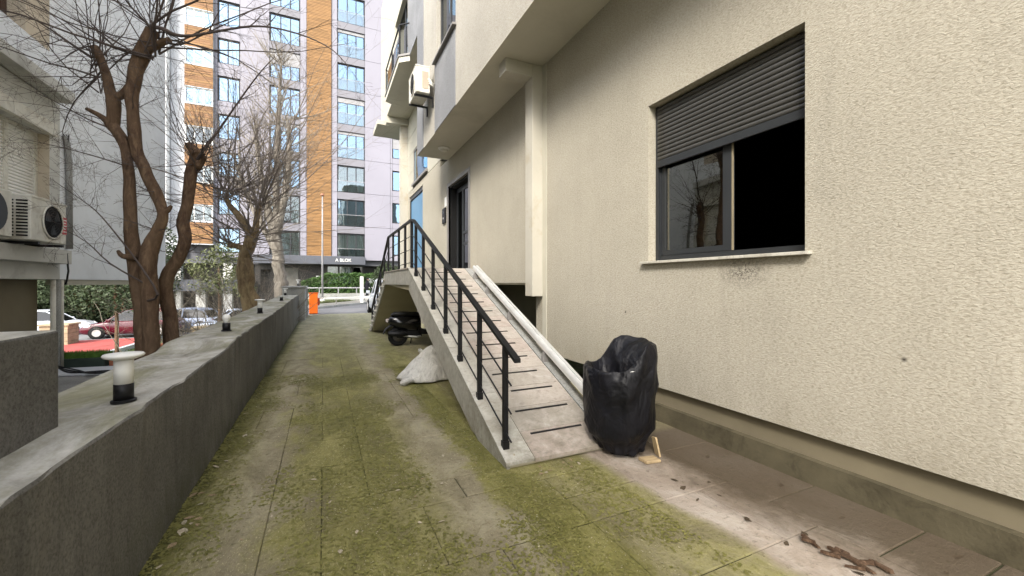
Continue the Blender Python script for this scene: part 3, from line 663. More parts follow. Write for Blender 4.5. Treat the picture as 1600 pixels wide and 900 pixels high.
for i in range(22):
    z = 2.79+i*.0498
    if me_a is None:
        pr2 = [(0, 0), (.014, .010), (.016, .026), (.006, .046), (-.004, .046), (-.004, 0)]
        me_a = M().loft([[(a, y, b) for a, b in pr2] for y in (7.45, 8.56)]).mesh('shutter_slat', WHITEP); me_b = M().loft([[(a, y, b) for a, b in pr2] for y in (8.64, 9.27)]).mesh('shutter_slat', WHITEP)
    for me in (me_a, me_b):
        o = bpy.data.objects.new('shutter_slat', me); COL.objects.link(o); o.parent = LW; o.location = Vector((-4.272, 0, z))-world_loc(LW)
M().box(-4.31, -4.30, 6.4, 9.33, 2.7, 3.94).build('dark_room', DARK, LB)
BRN = simple('brown_varnish', (.06, .028, .018), .4, .2, 3, 30, .1, spec=.45)
uw = M().holed('x', -4.3, -4.38, (6.6, 8.73), (5.26, 7.2), [(6.7, 7.95, 5.36, 7.1), (8.08, 8.60, 5.36, 7.1)]).build('window', BRN, LB)
M().box(-4.345, -4.335, 6.65, 8.68, 5.3, 7.15).build('pane', GLASS_D, uw)
M().box(-4.5, -4.44, 6.6, 8.73, 5.2, 7.3).build('net_curtain', simple('olive_net', (.12, .125, .085), .9, .1), uw)
# ground floor set back, pipes
M().box(-4.9, -4.3, -6, 9.45, -.1, 1.555).build('ground_floor_wall', OLIVE2, LB)
M().box(-4.4, -4.12, 9.9, 14.6, 1.46, 1.558).build('edge_beam', PAINT, LB)
pp = M()
for k, (y, r) in enumerate(((9.52, .035), (9.63, .05), (9.75, .035))): M().tube([(-4.14, y, -.06), (-4.14, y, 1.555)], r, 10).build('drainpipe', DIRTYW if k != 1 else PALEC, LB, True)
M().tube([(-4.08, 9.70, 4.05), (-4.06, 9.74, 3.95), (-4.06, 9.80, 3.6), (-4.06, 9.82, 2.1)], .045, 10).build('conduit', simple('grey_conduit', (.30, .30, .29), .7), LB, True)
cb = M()
for k in range(3): cb.tube([(-4.09+.03*k, 9.68+.02*k, 4.08), (-4.03, 9.7+.01*k, 4.0+.04*k), (-4.05, 9.78, 3.7-.1*k)], .008, 5)
cb.tube([(-3.94, 9.44, 2.0), (-3.93, 9.47, 1.7), (-3.96, 9.5, 1.55), (-3.97, 9.47, 1.47)], .014, 5).build('cable', BLACKM, LB, True)
a2 = air_conditioner('air_conditioner', 'weathered outdoor air conditioner with fan grille on left building ledge', (-3.86, 8.42, 2.10), R(90), DIRTYW)
st = M().box(.30, .41, -.178, -.166, .16, .42).build('sticker', simple('red_sticker', (.55, .06, .07), .5), a2)
sp = M()
for k in range(5): sp.box(.315, .395-.02*(k % 2), -.181, -.177, .19+k*.045, .205+k*.045)
sp.build('sticker_print', WHITEP, a2)
# second unit partly outside the frame
a3 = thing('air_conditioner', 'second white air conditioner at left frame edge, beside the weathered one', 'air conditioner', (-3.86, 7.2, 2.1), R(90), local=True)
M().box(-.42, .42, -.16, .16, 0, .6).build('casing', DIRTYW, a3, bevel=.015)
M().lathe([(.24, 0), (.26, -.012), (.02, -.014)], 24, (.05, -.16, .3), 'y').build('fan_ring', BLACKM, a3)

# ------------------------------------------------------------------ tower block
TW = thing('tower_block', 'tall lavender clad tower block with orange timber strip and dark canopy', 'building', (-1, 38, 0))
FP = 2.92; NF = 9; TOP0 = 5.76
M().box(-10.9, 9.5, 38.35, 52, 3.0, 33).build('core_wall', CORE, TW)
def zc(k): return TOP0+FP*k            # head of the windows on storey k
def panel(x0, x1, z0, z1, m, y=38.0, g_=.012): M().box(x0+g_, x1-g_, y, y+.06, z0+g_, z1-g_).build('cladding_panel', m, TW)
colsB = (1.09, 3.31); colsA = (-3.92, -1.73); colsZ = (-7.36, -5.91); colsC = (5.65, 7.2)
strips = [(-7.56, -7.36), (-5.91, -3.92), (-1.73, -1.25), (.64, 1.09), (3.31, 5.48), (5.48, 5.65), (7.2, 9.5)]
for k in range(NF):
    zt = zc(k); zl = zt-2.3; zn = zl+FP
    for x0, x1 in strips: panel(x0, x1, zl, zn, LAV)
    for x0, x1 in (colsB, colsA): panel(x0, x1, zt, zn, LAVD)
    panel(*colsZ, zt, zn, LAV); panel(*colsC, zt, zn, LAV)
    panel(-10.9, -10.25, zl, zn, WHITEC, 38.1); panel(-10.25, -9.3, zl, zn, WHITEC, 38.1)
# white corner fin; its sunlit brightness is put into a lighter white than the cladding
M().box(-10.78, -10.30, 37.3, 38.05, 5.5, 33).build('corner_fin', simple('painted_sunlit_white', (.82, .82, .81), .5, .02, 1, 10, 0), TW)
# timber strip: separate laths
ts = M(); z = 3.78
while z < 31.5: ts.box(-1.25+.02, .64-.02, 37.9+.012*rng.random(), 38.02, z, z+.10); z += .122
ts = ts.build('timber_strip', WOODC, TW); ts['kind'] = 'stuff'
M().box(-1.25, .64, 38.02, 38.3, 3.77, 31.6).build('strip_backing', simple('strip_back', (.12, .06, .02), .8), TW)
# window types
def tower_window(x0, x1, z0, z1, mull, y=38.12, cur=True, blind=0, glass_m=None, rail=False, frm=None, spread=0):
    m = M().holed('y', y, y+.09, (x0, x1), (z0, z1), [(x0+.07, x1-.07, z0+.07, z1-.07)])
    for q in mull: m.box(q-.04, q+.04, y+.004, y+.086, z0+.07, z1-.07)
    o = m.build('window', frm or FRAMED, TW)
    xs = [x0+.07]+list(mull)+[x1-.07]
    for a, b in zip(xs, xs[1:]): M().box(a+.03, b-.03, y+.04, y+.05, z0+.05, z1-.05).build('pane', glass_m or GLASS_T, o)
    if blind: M().box(x0+.03, x1-.03, y-.03, y+.035, z1-blind, z1-.02).build('blind_box', BLIND, o)
    if cur:
        c = M(); n = 44
        for (u0, u1) in ((x0+.08, lerp(x0, x1, .36)), (lerp(x0, x1, .68), x1-.08)) if not spread else ((x0+.08, x1-.08),):
            top = []; nn = int(18*(u1-u0))+6
            for i in range(nn+1):
                u = lerp(u0, u1, i/nn); d_ = .03*math.sin(i*1.9)+.02*math.sin(i*.7); top.append((u, y+.16+d_))
            v = [(a, b, z0+.06) for a, b in top]+[(a, b, z1-.06) for a, b in top]
            c.add(v, [(i, i+1, nn+2+i, nn+1+i) for i in range(nn)])
        c.build('curtain', CURT, o, normals=False)
    if rail:
        M().box(x0+.05, x1-.05, y-.10, y-.085, z0+.02, z0+.95).build('glass_guard', GLASS_L, o)
        M().box(x0, x1, y-.11, y-.075, z0+.95, z0+.985).build('guard_rail', BLIND, o)
    M().box(x0, x1, y+.20, y+.215, z0, z1).build('dark_room', DARK, o)
    return o
for k in range(NF):
    zt = zc(k); rails = k >= 1
    tower_window(*colsB, zt-2.28, zt-.02, (lerp(*colsB, .36), lerp(*colsB, .68)), cur=k < 5 or k % 2 == 1, blind=(0, 0, 0, .22, .42, 0, .25, 0, .3)[k], rail=True, spread=k in (0, 2), glass_m=GLASS_L if k in (0, 2) else None)
    tower_window(*colsA, zt-2.28, zt-.02, (lerp(*colsA, .36), lerp(*colsA, .68)), cur=k % 3 != 2, blind=(0, 0, 0, .2, 0, 1.1, 0, 0, .3)[k], rail=False, spread=k == 0, glass_m=GLASS_L if k < 2 else None)
    tower_window(*colsZ, zt-1.9+.0, zt-.02, (lerp(*colsZ, .45),), cur=k % 2 == 0)
    panel(*colsZ, zt-2.3, zt-1.92, LAV)
    tower_window(*colsC, zt-2.28+.5-FP*.0, zt+.0, (lerp(*colsC, .5),), blind=(0, 0, 0, .9, 0, 0, .5, 0, 0)[k], cur=False); panel(*colsC, zt-2.3, zt-1.8, LAV)
# stacked enclosed balconies with timber fronts on the left
for k in range(NF):
    zt = 6.05+FP*k
    fr = M().box(-9.32, -7.54, 37.53, 38.1, zt-1.68, zt-1.62).build('balcony_floor', WHITEC, TW)
    M().box(-9.3, -7.56, 37.55, 38.1, zt-.02, zt+.02).build('balcony_ledge', WHITEC, fr)
    zz = zt-1.6; bd = M()
    for q in range(9): M().box(-9.3, -7.56, 37.55+.006*rng.random(), 37.61, zz+.004, zz+.162).build('timber_board', WOODD if (q+k) % 3 else WOODC, fr); zz += .174
    for x in (-9.3, -7.6): M().box(x, x+.04, 37.70, 38.1, zt-1.6, zt+1.26).build('balcony_cheek', WHITEC, fr)
    tower_window(-9.28, -7.58, zt+.03, zt+1.24, (-8.72, -8.15), y=37.60, cur=k < 2, frm=WHITEP, glass_m=GLASS_T if k > 2 else GLASS_L)
# ground floor
M().box(-4.95, 3.31, 37.35, 38.05, 3.05, 3.745).build('canopy', CANOPY, TW, bevel=.02)
M().box(-10.9, -4.96, 37.6, 38.3, .9, 1.75).build('podium_band', CANOPY, TW)
for x0, x1, z1 in ((-10.9, -9.9, .9), (-8.7, -8.1, .9), (-10.2, -9.6, 3.0), (-7.0, -6.4, 3.0)): M().box(x0, x1, 37.9, 38.5, -2, z1).build('ground_floor_pier', AGED, TW)
M().box(-10.9, -4.95, 39.2, 39.4, -2.2, 3.5).build('ground_floor_wall', DARKW, TW)
M().box(-10.9, 9.5, 39.5, 52, -2.2, 3.0).build('ground_floor_wall', DARKW, TW)
gw = M().holed('y', 38.5, 38.58, (-4.95, 3.25), (-.3, 3.05), [(-4.6, -3.9, .7, 2.6), (.35, 1.15, 1.0, 2.9), (1.3, 2.2, 1.0, 2.9), (2.35, 3.1, 1.0, 2.9)]).build('shopfront', DARKW, TW)
M().box(-3.2, -1.9, 38.42, 38.5, .0, 2.75).build('grey_door', simple('grey_steel_door', (.13, .125, .11), .5), TW)
for x0, x1 in ((.35, 1.15), (1.3, 2.2), (2.35, 3.1)):
    c = M(); nn = 16; top = [(lerp(x0, x1, i/nn), 38.66+.03*math.sin(i*1.8)) for i in range(nn+1)]
    c.add([(a, b, 1.0) for a, b in top]+[(a, b, 2.9) for a, b in top], [(i, i+1, nn+2+i, nn+1+i) for i in range(nn)]).build('curtain', CURT, gw, normals=False)
    M().box(x0, x1, 38.54, 38.55, 1.0, 2.9).build('pane', GLASS_D if x0 > 2 else GLASS_L, gw)
M().box(-.55, -.2, 38.47, 38.5, 1.9, 2.1).build('door_plate', WHITEP, TW)
M().box(3.6, 12, 37.6, 37.7, .7, 1.9).build('garden_wall', WHITEC, TW)
cu = bpy.data.curves.new('sign_text', 'FONT'); cu.body = 'A BLOK'; cu.size = .36; cu.extrude = .02; cu.align_x = 'LEFT'; cu.space_character = 1.0; cu.offset = .004
to = bpy.data.objects.new('tmp_text', cu); COL.objects.link(to); bpy.context.view_layer.update()
tme = bpy.data.meshes.new_from_object(to.evaluated_get(bpy.context.evaluated_depsgraph_get())); bpy.data.objects.remove(to)
tme.materials.clear(); tme.materials.append(WHITEP)
tt = bpy.data.objects.new('sign_lettering', tme); COL.objects.link(tt); put(tt, TW); tt.rotation_euler = (R(90), 0, 0); tt.location += Vector((.92, 37.33, 3.29))

# ------------------------------------------------------------------ trees (bare, pollarded)
def smooth_path(pts, rad, n=4):
    P = [Vector(p) for p in pts]; out = []; ro = []
    for i in range(len(P)-1):
        p0, p1, p2, p3 = P[max(i-1, 0)], P[i], P[i+1], P[min(i+2, len(P)-1)]
        for k in range(n):
            t = k/n
            out.append(.5*((2*p1)+(p2-p0)*t+(2*p0-5*p1+4*p2-p3)*t*t+(3*p1-p0-3*p2+p3)*t**3)); ro.append(lerp(rad[i], rad[i+1], t))
    out.append(P[-1]); ro.append(rad[-1]); return out, ro
def limb(m, pts, rad, n=10, seed=0, wob=.08):
    P, r = smooth_path(pts, rad); P2 = []
    for i, p in enumerate(P):
        nz = mnoise.noise(Vector((p.x*3, p.y*3, p.z*3+seed))); r[i] *= 1+wob*1.6*nz
        P2.append(p+Vector((mnoise.noise(p*4+Vector((seed, 0, 0))), mnoise.noise(p*4+Vector((0, seed+9, 0))), 0))*r[i]*.25)
    m.tube(P2, r, n)
def twig(m, p, d, L, r, rg, depth=2, grav=.0, bend=.35, segs=7, subs=(3, 5)):
    p = Vector(p); d = Vector(d).normalized(); pts = [p.copy()]; rad = [r]; dirs = []
    for i in range(segs):
        d = (d+Vector((rg.gauss(0, bend), rg.gauss(0, bend), rg.gauss(0, bend)))*.35+Vector((0, 0, grav))).normalized()
        p = p+d*(L/segs); pts.append(p.copy()); rad.append(max(.0012, r*(1-(i+1)/segs*.85))); dirs.append(d.copy())
    m.tube(pts, rad, 5 if r > .012 else (4 if r > .006 else 3), False)
    if depth > 0:
        for _ in range(rg.randint(*subs)):
            i = rg.randint(1, segs-1); q = dirs[i]
            o = Vector((rg.gauss(0, 1), rg.gauss(0, 1), rg.gauss(0, 1))); o = (o-q*o.dot(q)).normalized()
            twig(m, pts[i], q*.75+o*.7, L*rg.uniform(.28, .55), rad[i]*.6, rg, depth-1, grav, bend, 5, subs)
def tree(name, label, loc, trunks, shoots, barkm, twigm, rg, extra=None, n=11):
    t = thing(name, label, 'tree', loc)
    for k, limbs in enumerate(trunks):
        for i, (pts, rad) in enumerate(limbs):
            m = M(); limb(m, pts, rad, n if k == 0 else n-2, seed=k*7+i)
            m.build('trunk' if k == 0 else 'branch', barkm, t, True)
    m = M()
    for s in shoots: twig(m, *s[:4], rg, **s[4])
    if extra: extra(m)
    m.build('crown', twigm, t, False, normals=False); return t
rg = random.Random(5)
t1L = [(-2.27, 7.2, -.2), (-2.25, 7.2, .45), (-2.26, 7.21, .99), (-2.31, 7.23, 1.52), (-2.37, 7.26, 2.02), (-2.4, 7.27, 2.74), (-2.42, 7.28, 3.15), (-2.47, 7.31, 3.42), (-2.66, 7.39, 3.7)]
t1R = [(-2.12, 7.15, -.2), (-2.14, 7.15, .47), (-2.15, 7.16, 1.17), (-2.17, 7.17, 1.74), (-2.15, 7.17, 2.0), (-2.06, 7.13, 2.2), (-1.99, 7.08, 2.45), (-2.09, 7.13, 2.74), (-2.22, 7.19, 3.05), (-2.32, 7.24, 3.33), (-2.37, 7.26, 3.85), (-2.37, 7.26, 4.2), (-2.26, 7.21, 4.61), (-2.12, 7.14, 4.97)]
trunk1 = [(t1L, [0.115, 0.094, 0.086, 0.086, 0.082, 0.066, 0.061, 0.066, 0.070]), (t1R, [0.131, 0.107, 0.098, 0.107, 0.107, 0.074, 0.066, 0.074, 0.070, 0.074, 0.074, 0.082, 0.094, 0.074])]
br1 = [([(-2.62, 7.37, 3.66), (-2.76, 7.44, 3.78), (-2.94, 7.52, 3.88)], [0.057, 0.033, 0.023]), ([(-2.62, 7.37, 3.62), (-2.6, 7.37, 3.97), (-2.65, 7.39, 4.14), (-2.74, 7.43, 4.49), (-2.84, 7.48, 4.72)], [0.074, 0.082, 0.061, 0.049, 0.053]),
       ([(-2.64, 7.38, 4.0), (-2.5, 7.32, 4.07), (-2.36, 7.26, 4.25)], [0.049, 0.053, 0.041]), ([(-2.2, 7.18, 4.66), (-2.03, 7.1, 4.77), (-1.9, 7.05, 4.83)], [0.049, 0.045, 0.037]), ([(-2.3, 7.14, 1.84), (-2.44, 7.16, 1.86), (-2.50, 7.2, 1.93)], [.05, .035, .02]),
       ([(-1.99, 7.08, 2.45), (-1.93, 7.06, 2.5), (-1.89, 7.05, 2.56)], [.05, .035, .018])]
sh1 = []
head = Vector((-2.1, 7.13, 4.95)); head2 = Vector((-2.82, 7.47, 4.7))
RT, UP_, TOW = Vector((.908, -.418, 0)), Vector((0, 0, 1)), Vector((-.418, -.908, 0))
for i in range(24):
    a = rg.uniform(-.3, 3.4); dr = RT*math.cos(a)+UP_*math.sin(a)*.9+TOW*rg.uniform(-.7, .7)
    sh1.append((head+Vector((rg.uniform(-.08, .08), rg.uniform(-.08, .08), rg.uniform(-.45, .05))), dr, rg.uniform(1.5, 3.0), rg.uniform(.008, .016), dict(grav=rg.uniform(-.05, .05), depth=2)))
for i in range(18):
    a = rg.uniform(.3, 3.6); dr = RT*math.cos(a)+UP_*math.sin(a)+TOW*rg.uniform(-.7, .7)
    sh1.append((head2+Vector((rg.uniform(-.06, .06), rg.uniform(-.06, .06), rg.uniform(-.6, .02))), dr, rg.uniform(1.3, 2.6), rg.uniform(.007, .013), dict(grav=rg.uniform(-.03, .04), depth=2)))
for i in range(40):
    b = Vector(rg.choice(t1R[5:]+t1L[5:])); dr = RT*rg.choice((-1, 1))*rg.uniform(.4, 1)+UP_*rg.uniform(-.2, .8)+TOW*rg.uniform(-.8, .8)
    sh1.append((b, dr, rg.uniform(.4, 1.2), rg.uniform(.004, .008), dict(grav=rg.uniform(-.04, .03), depth=2)))
def long_ones(m):
    for pts, r0 in (([(-2.08, 6.98, 4.92), (-1.92, 6.83, 4.85), (-1.76, 6.76, 4.77), (-1.57, 6.67, 4.76), (-1.26, 6.53, 4.82), (-.88, 6.35, 4.88), (-.57, 6.21, 4.86), (-.19, 6.03, 4.74), (.11, 5.89, 4.57), (.31, 5.8, 4.34)], .026),
                    ([(-2.2, 7.15, 1.25), (-1.95, 6.75, 1.35), (-2.18, 6.84, 1.77), (-2.44, 6.96, 2.14), (-2.67, 7.07, 2.43), (-2.9, 7.17, 2.62), (-3.2, 7.3, 2.85)], .016), ([(-2.2, 7.1, 1.5), (-2.5, 6.98, 1.75), (-2.75, 7.05, 2.02), (-3.05, 7.2, 2.2)], .013),
                    ([(-2.8, 7.3, 4.5), (-3.03, 7.34, 4.66), (-3.26, 7.45, 4.84), (-3.52, 7.57, 5.02), (-3.72, 7.66, 5.19)], .018), ([(-1.98, 7.08, 4.8), (-1.75, 6.9, 4.72), (-1.5, 6.8, 4.85), (-1.1, 6.6, 5.05), (-.8, 6.5, 5.25)], .016),
                    ([(-2.6, 7.37, 3.6), (-2.9, 7.45, 3.72), (-3.3, 7.55, 3.95), (-3.75, 7.7, 4.15)], .012), ([(-2.45, 7.3, 3.1), (-2.8, 7.3, 3.2), (-3.2, 7.4, 3.3), (-3.6, 7.5, 3.38)], .010)):
        P, r = smooth_path(pts, [r0*(1-.85*i/(len(pts)-1)) for i in range(len(pts))], 3)
        m.tube(P, r, 6, False)
        for _ in range(9):
            i = rg.randint(2, len(P)-2); d_ = (P[i+1]-P[i-1]).normalized()
            twig(m, P[i], d_*.8+Vector((rg.gauss(0, .6), rg.gauss(0, .6), rg.gauss(0, .6))), rg.uniform(.3, .9), r[i]*.55, rg, 2, 0, .35, 5)
tree('pollarded_tree', 'large brown pollarded twin-stem tree with bare shoots just behind low wall', (-2.2, 7.18, -.05), [trunk1, br1], sh1, BARK, TWIG, rg, long_ones)
t2 = [(-2.0, 7.54, -.2), (-2.02, 7.54, .39), (-2.04, 7.55, .96), (-2.1, 7.58, 1.38), (-2.04, 7.55, 1.66), (-1.89, 7.48, 1.94), (-1.85, 7.46, 2.13), (-1.86, 7.47, 2.41), (-1.8, 7.44, 2.74), (-1.73, 7.4, 3.19), (-1.66, 7.37, 3.44)]
h2 = Vector((-1.67, 7.37, 3.38)); sh2 = []
for i in range(16):
    dr = RT*rg.uniform(-.8, 1.2)+UP_*rg.uniform(.0, 1)+TOW*rg.uniform(-.7, .7)
    sh2.append((h2+Vector((0, 0, rg.uniform(-.3, .05))), dr, rg.uniform(.7, 1.6), rg.uniform(.006, .010), dict(grav=rg.uniform(-.03, .05), depth=2)))
for i in range(12):
    b = Vector(rg.choice(t2[4:])); sh2.append((b, RT*rg.choice((-1, 1))+UP_*rg.uniform(-.3, .6)+TOW*rg.uniform(-.6, .6), rg.uniform(.4, 1.0), rg.uniform(.004, .007), dict(depth=2)))
def long2(m):
    for pts, r0 in (([(-1.66, 7.33, 3.3), (-1.57, 7.22, 3.40), (-1.42, 7.15, 3.62), (-1.28, 7.09, 3.84), (-1.0, 6.96, 4.28), (-.8, 6.86, 4.56), (-.63, 6.79, 4.76)], .022), ([(-1.8, 7.44, 3.0), (-1.6, 7.36, 2.95), (-1.4, 7.29, 2.9), (-1.1, 7.18, 2.88)], .014)):
        P, r = smooth_path(pts, [r0*(1-.8*i/(len(pts)-1)) for i in range(len(pts))], 3); m.tube(P, r, 6, False)
        for _ in range(10):
            i = rg.randint(2, len(P)-2); twig(m, P[i], (P[i+1]-P[i-1]).normalized()*.8+Vector((rg.gauss(0, .6), rg.gauss(0, .6), rg.gauss(0, .6))), rg.uniform(.3, .8), r[i]*.5, rg, 2, 0, .35, 5)
tree('pollarded_tree', 'slimmer leaning pollarded trunk with one cut head, right of twin-stem tree', (-2.0, 7.54, -.05), [[(t2, [0.123, 0.098, 0.092, 0.089, 0.082, 0.078, 0.082, 0.082, 0.075, 0.074, 0.080])], [([(-1.66, 7.37, 3.36), (-1.74, 7.42, 3.47), (-1.80, 7.45, 3.53)], [.085, .065, .045]), ([(-1.68, 7.37, 3.2), (-1.6, 7.33, 3.3), (-1.56, 7.3, 3.34)], [.07, .04, .025])]], sh2, BARK, TWIG, rg, long2)
# third: knuckled tree further along
t3 = [(-2.0, 15.1, -1.2), (-2.07, 15.16, .49), (-2.21, 15.23, 1.14), (-2.30, 15.28, 1.74), (-2.27, 15.26, 2.25), (-2.11, 15.17, 2.65), (-2.01, 15.13, 2.98)]
t3b = [(-1.7, 15.0, -1.2), (-1.82, 15.06, .53), (-1.92, 15.09, .94), (-2.07, 15.16, 1.24), (-2.11, 15.17, 1.74), (-2.16, 15.19, 2.3)]
b3 = [([(-2.0, 15.12, 2.85), (-2.29, 15.26, 3.46), (-2.62, 15.41, 3.86), (-2.8, 15.5, 4.2)], [.14, .11, .08, .06]), ([(-2.0, 15.12, 2.9), (-1.92, 15.09, 3.35), (-1.83, 15.05, 3.96)], [.13, .09, .06]), ([(-2.1, 15.17, 2.5), (-2.45, 15.3, 2.65), (-2.7, 15.4, 2.7)], [.12, .09, .07])]
sh3 = []
for hd, nn, L in ((Vector((-2.0, 15.12, 2.95)), 20, 4.0), (Vector((-2.8, 15.5, 4.15)), 26, 4.4), (Vector((-1.83, 15.05, 3.9)), 26, 4.8), (Vector((-2.65, 15.4, 2.7)), 12, 1.6)):
    for i in range(nn):
        dr = RT*rg.gauss(.1, .55)+UP_*rg.uniform(.25, 1.1)+TOW*rg.gauss(0, .5)
        sh3.append((hd+Vector((rg.gauss(0, .08), rg.gauss(0, .08), rg.gauss(0, .08))), dr, L*rg.uniform(.6, 1.25), rg.uniform(.014, .024), dict(grav=.04, depth=2, bend=.22, subs=(4, 6))))
for i in range(16): sh3.append((Vector((-2.05, 15.1, rg.uniform(2.2, 3.0))), RT*rg.uniform(.3, 1)+UP_*rg.uniform(-.15, .3)+TOW*rg.gauss(0, .4), rg.uniform(1.2, 2.6), rg.uniform(.010, .016), dict(grav=.01, depth=2, bend=.25)))
tree('knuckled_tree', 'tan knuckled tree with many upright bare shoots midway along low wall', (-2.0, 15.1, -1.0), [[(t3, [.26, .21, .17, .165, .16, .17, .17]), (t3b, [.22, .17, .15, .13, .13, .12])], b3], sh3, BARKT, TWIGM, rg)
# fourth: tall grey plane tree
t4 = [(-1.75, 22.8, -1.2), (-1.82, 22.86, .88), (-1.93, 22.91, 1.88), (-2.01, 22.95, 2.81), (-2.1, 22.99, 3.59), (-2.13, 23.0, 4.22)]
b4 = [([(-2.1, 22.99, 3.5), (-2.35, 23.08, 4.69), (-2.6, 23.16, 5.94), (-2.85, 23.27, 7.5), (-3.0, 23.33, 9.4)], [.22, .18, .14, .11, .06]), ([(-2.1, 23.0, 3.8), (-1.84, 22.87, 5.0), (-1.65, 22.78, 6.25), (-1.5, 22.74, 7.81), (-1.6, 22.81, 9.6)], [.22, .17, .14, .10, .05]),
      ([(-2.06, 22.96, 3.6), (-2.07, 22.98, 5.94), (-2.04, 22.96, 8.12), (-1.96, 22.93, 10.31), (-1.84, 22.87, 12.4)], [.2, .15, .12, .09, .04]), ([(-2.0, 22.95, 2.8), (-2.6, 23.1, 4.1), (-3.3, 23.3, 5.6), (-3.9, 23.5, 7.6)], [.16, .12, .09, .05])]
sh4 = []
for pts, rad in b4:
    for i in range(46):
        s = rg.uniform(.25, 1); k = min(int(s*(len(pts)-1)), len(pts)-2); q = Vector(pts[k]).lerp(Vector(pts[k+1]), s*(len(pts)-1)-k)
        sh4.append((q, RT*rg.gauss(0, .6)+UP_*rg.uniform(.2, 1)+TOW*rg.gauss(0, .5), rg.uniform(1.4, 3.4), rg.uniform(.018, .032), dict(grav=.04, depth=2, bend=.25, subs=(4, 6))))
tree('plane_tree', 'tall pale grey bare tree with forked trunk at far end of low wall', (-1.8, 22.85, -1), [[(t4, [.42, .33, .28, .27, .26, .2])], b4], sh4, BARKG, TWIGT, rg)

# shrubs and leafy plants
def leaf_cloud(m, c, rad, n, size, rg, shell=.55, gaps=0):
    lump = [Vector((rg.gauss(0, 1), rg.gauss(0, 1), rg.gauss(0, 1))).normalized() for _ in range(9)]
    for _ in range(n):
        d = Vector((rg.gauss(0, 1), rg.gauss(0, 1), rg.gauss(0, 1))).normalized()
        k = max(d.dot(l) for l in lump); rr = (shell+(1-shell)*rg.random()**.6)*(.62+.42*max(0, k)**2)
        p = Vector((c[0]+d.x*rad[0]*rr, c[1]+d.y*rad[1]*rr, c[2]+d.z*rad[2]*rr))
        leaf(m, p, size*rg.uniform(.6, 1.3), rg)
def leaf(m, p, s, rg):
    a = Vector((rg.gauss(0, 1), rg.gauss(0, 1), rg.gauss(0, .8))).normalized(); b = a.cross(Vector((rg.gauss(0, 1), rg.gauss(0, 1), rg.gauss(0, 1)))).normalized()
    m.add([p-a*s, p+b*s*.42+a*.1*s, p+a*s, p-b*s*.42+a*.1*s], [(0, 1, 2, 3)])
def leafy(name, label, cat, c, rad, n, size, mat, trunk=None, group=None, shell=.4):
    t = thing(name, label, cat, (c[0], c[1], c[2]-rad[2]), 0, group)
    m = M(); leaf_cloud(m, c, rad, n, size, rg, shell); m.build('crown', mat, t, normals=False)
    if trunk: limb_m = M(); limb(limb_m, trunk[0], trunk[1], 8); limb_m.build('trunk', BARK, t, True)
    return t
hd = thing('clipped_hedge', 'long clipped green hedge in front of tower ground floor', 'hedge', (1, 35.3, .7))
m = M()
for _ in range(9000):
    x = rg.uniform(-1.5, 4.2); zt = 1.55+.62*sstep(-1.6, .5, x)+.12*mnoise.noise(Vector((x*1.5, 0, 0))); u = rg.random()
    y, z = (34.6+rg.random()*.15, rg.uniform(.7, zt)) if u < .6 else (34.6+rg.random()*1.4, zt+rg.gauss(0, .05))
    leaf(m, Vector((x, y+.08*mnoise.noise(Vector((x*3, z*3, 0)))*2, z)), rg.uniform(.05, .10), rg)
m.build('foliage', LEAFM, hd, normals=False)
M().box(-1.4, 4.1, 34.75, 35.9, .6, 1.45).build('hedge_core', simple('hedge_core_green', (.015, .025, .008), .9), hd)
leafy('round_bush', 'dark round bush at right end of hedge near parked white car', 'bush', (4.35, 33.6, 1.6), (1.0, .9, 1.2), 2600, .09, LEAFD)
leafy('small_tree', 'bushy dark evergreen rising behind the round bush by white car', 'tree', (5.1, 36.6, 2.2), (1.2, .8, 1.15), 2200, .09, LEAFD)
et = thing('evergreen_tree', 'olive green evergreen tree between the pollarded trunks and the tower', 'tree', (-5.1, 26.6, -1.7))
m = M()
for c_, r_, n_ in (((-5.0, 26.6, 3.0), (1.0, .9, .8), 700), ((-5.9, 26.4, 2.2), (.9, .8, .75), 500), ((-4.3, 26.5, 2.0), (.9, .8, .9), 600), ((-5.2, 26.3, 1.4), (1.2, .9, .7), 700), ((-3.9, 26.2, 1.1), (.6, .6, .5), 500)): leaf_cloud(m, c_, r_, n_, .085, rg, .15)
m.build('crown', LEAFO, et, normals=False)
m = M(); limb(m, [(-5.0, 26.6, -1.8), (-5.05, 26.6, 0), (-5.1, 26.6, 2.4)], [.12, .09, .05], 8); m.build('trunk', BARK, et, True)
def twiggy(name, label, c, n, L, mat, spread, r=.008):
    t = thing(name, label, 'shrub', c); m = M()
    for i in range(n):
        p = Vector(c)+Vector((rg.gauss(0, spread[0]), rg.gauss(0, spread[1]), 0)); twig(m, p, Vector((rg.gauss(0, .5), rg.gauss(0, .4), 1)), L*rg.uniform(.6, 1.2), r*rg.uniform(.7, 1.4), rg, 2, .0, .35, 6, (4, 6))
    m.build('stems', mat, t, normals=False); return t
twiggy('bare_shrub', 'tangled tan bare shrub between knuckled tree and tall grey tree', (-2.5, 18.5, -.9), 60, 3.1, TWIGT, (.55, 1.3), .016)
twiggy('bare_shrub', 'grey bare shrub in front of the parked blue cars left of knuckled tree', (-4.9, 20.5, -1.7), 46, 3.6, TWIGT, (1.0, .9), .016)
twiggy('bare_shrub', 'thin bare shrub on the grass right of the leaning trunk', (-5.8, 21.5, -1.7), 12, 2.2, TWIG, (.5, .5), .006)
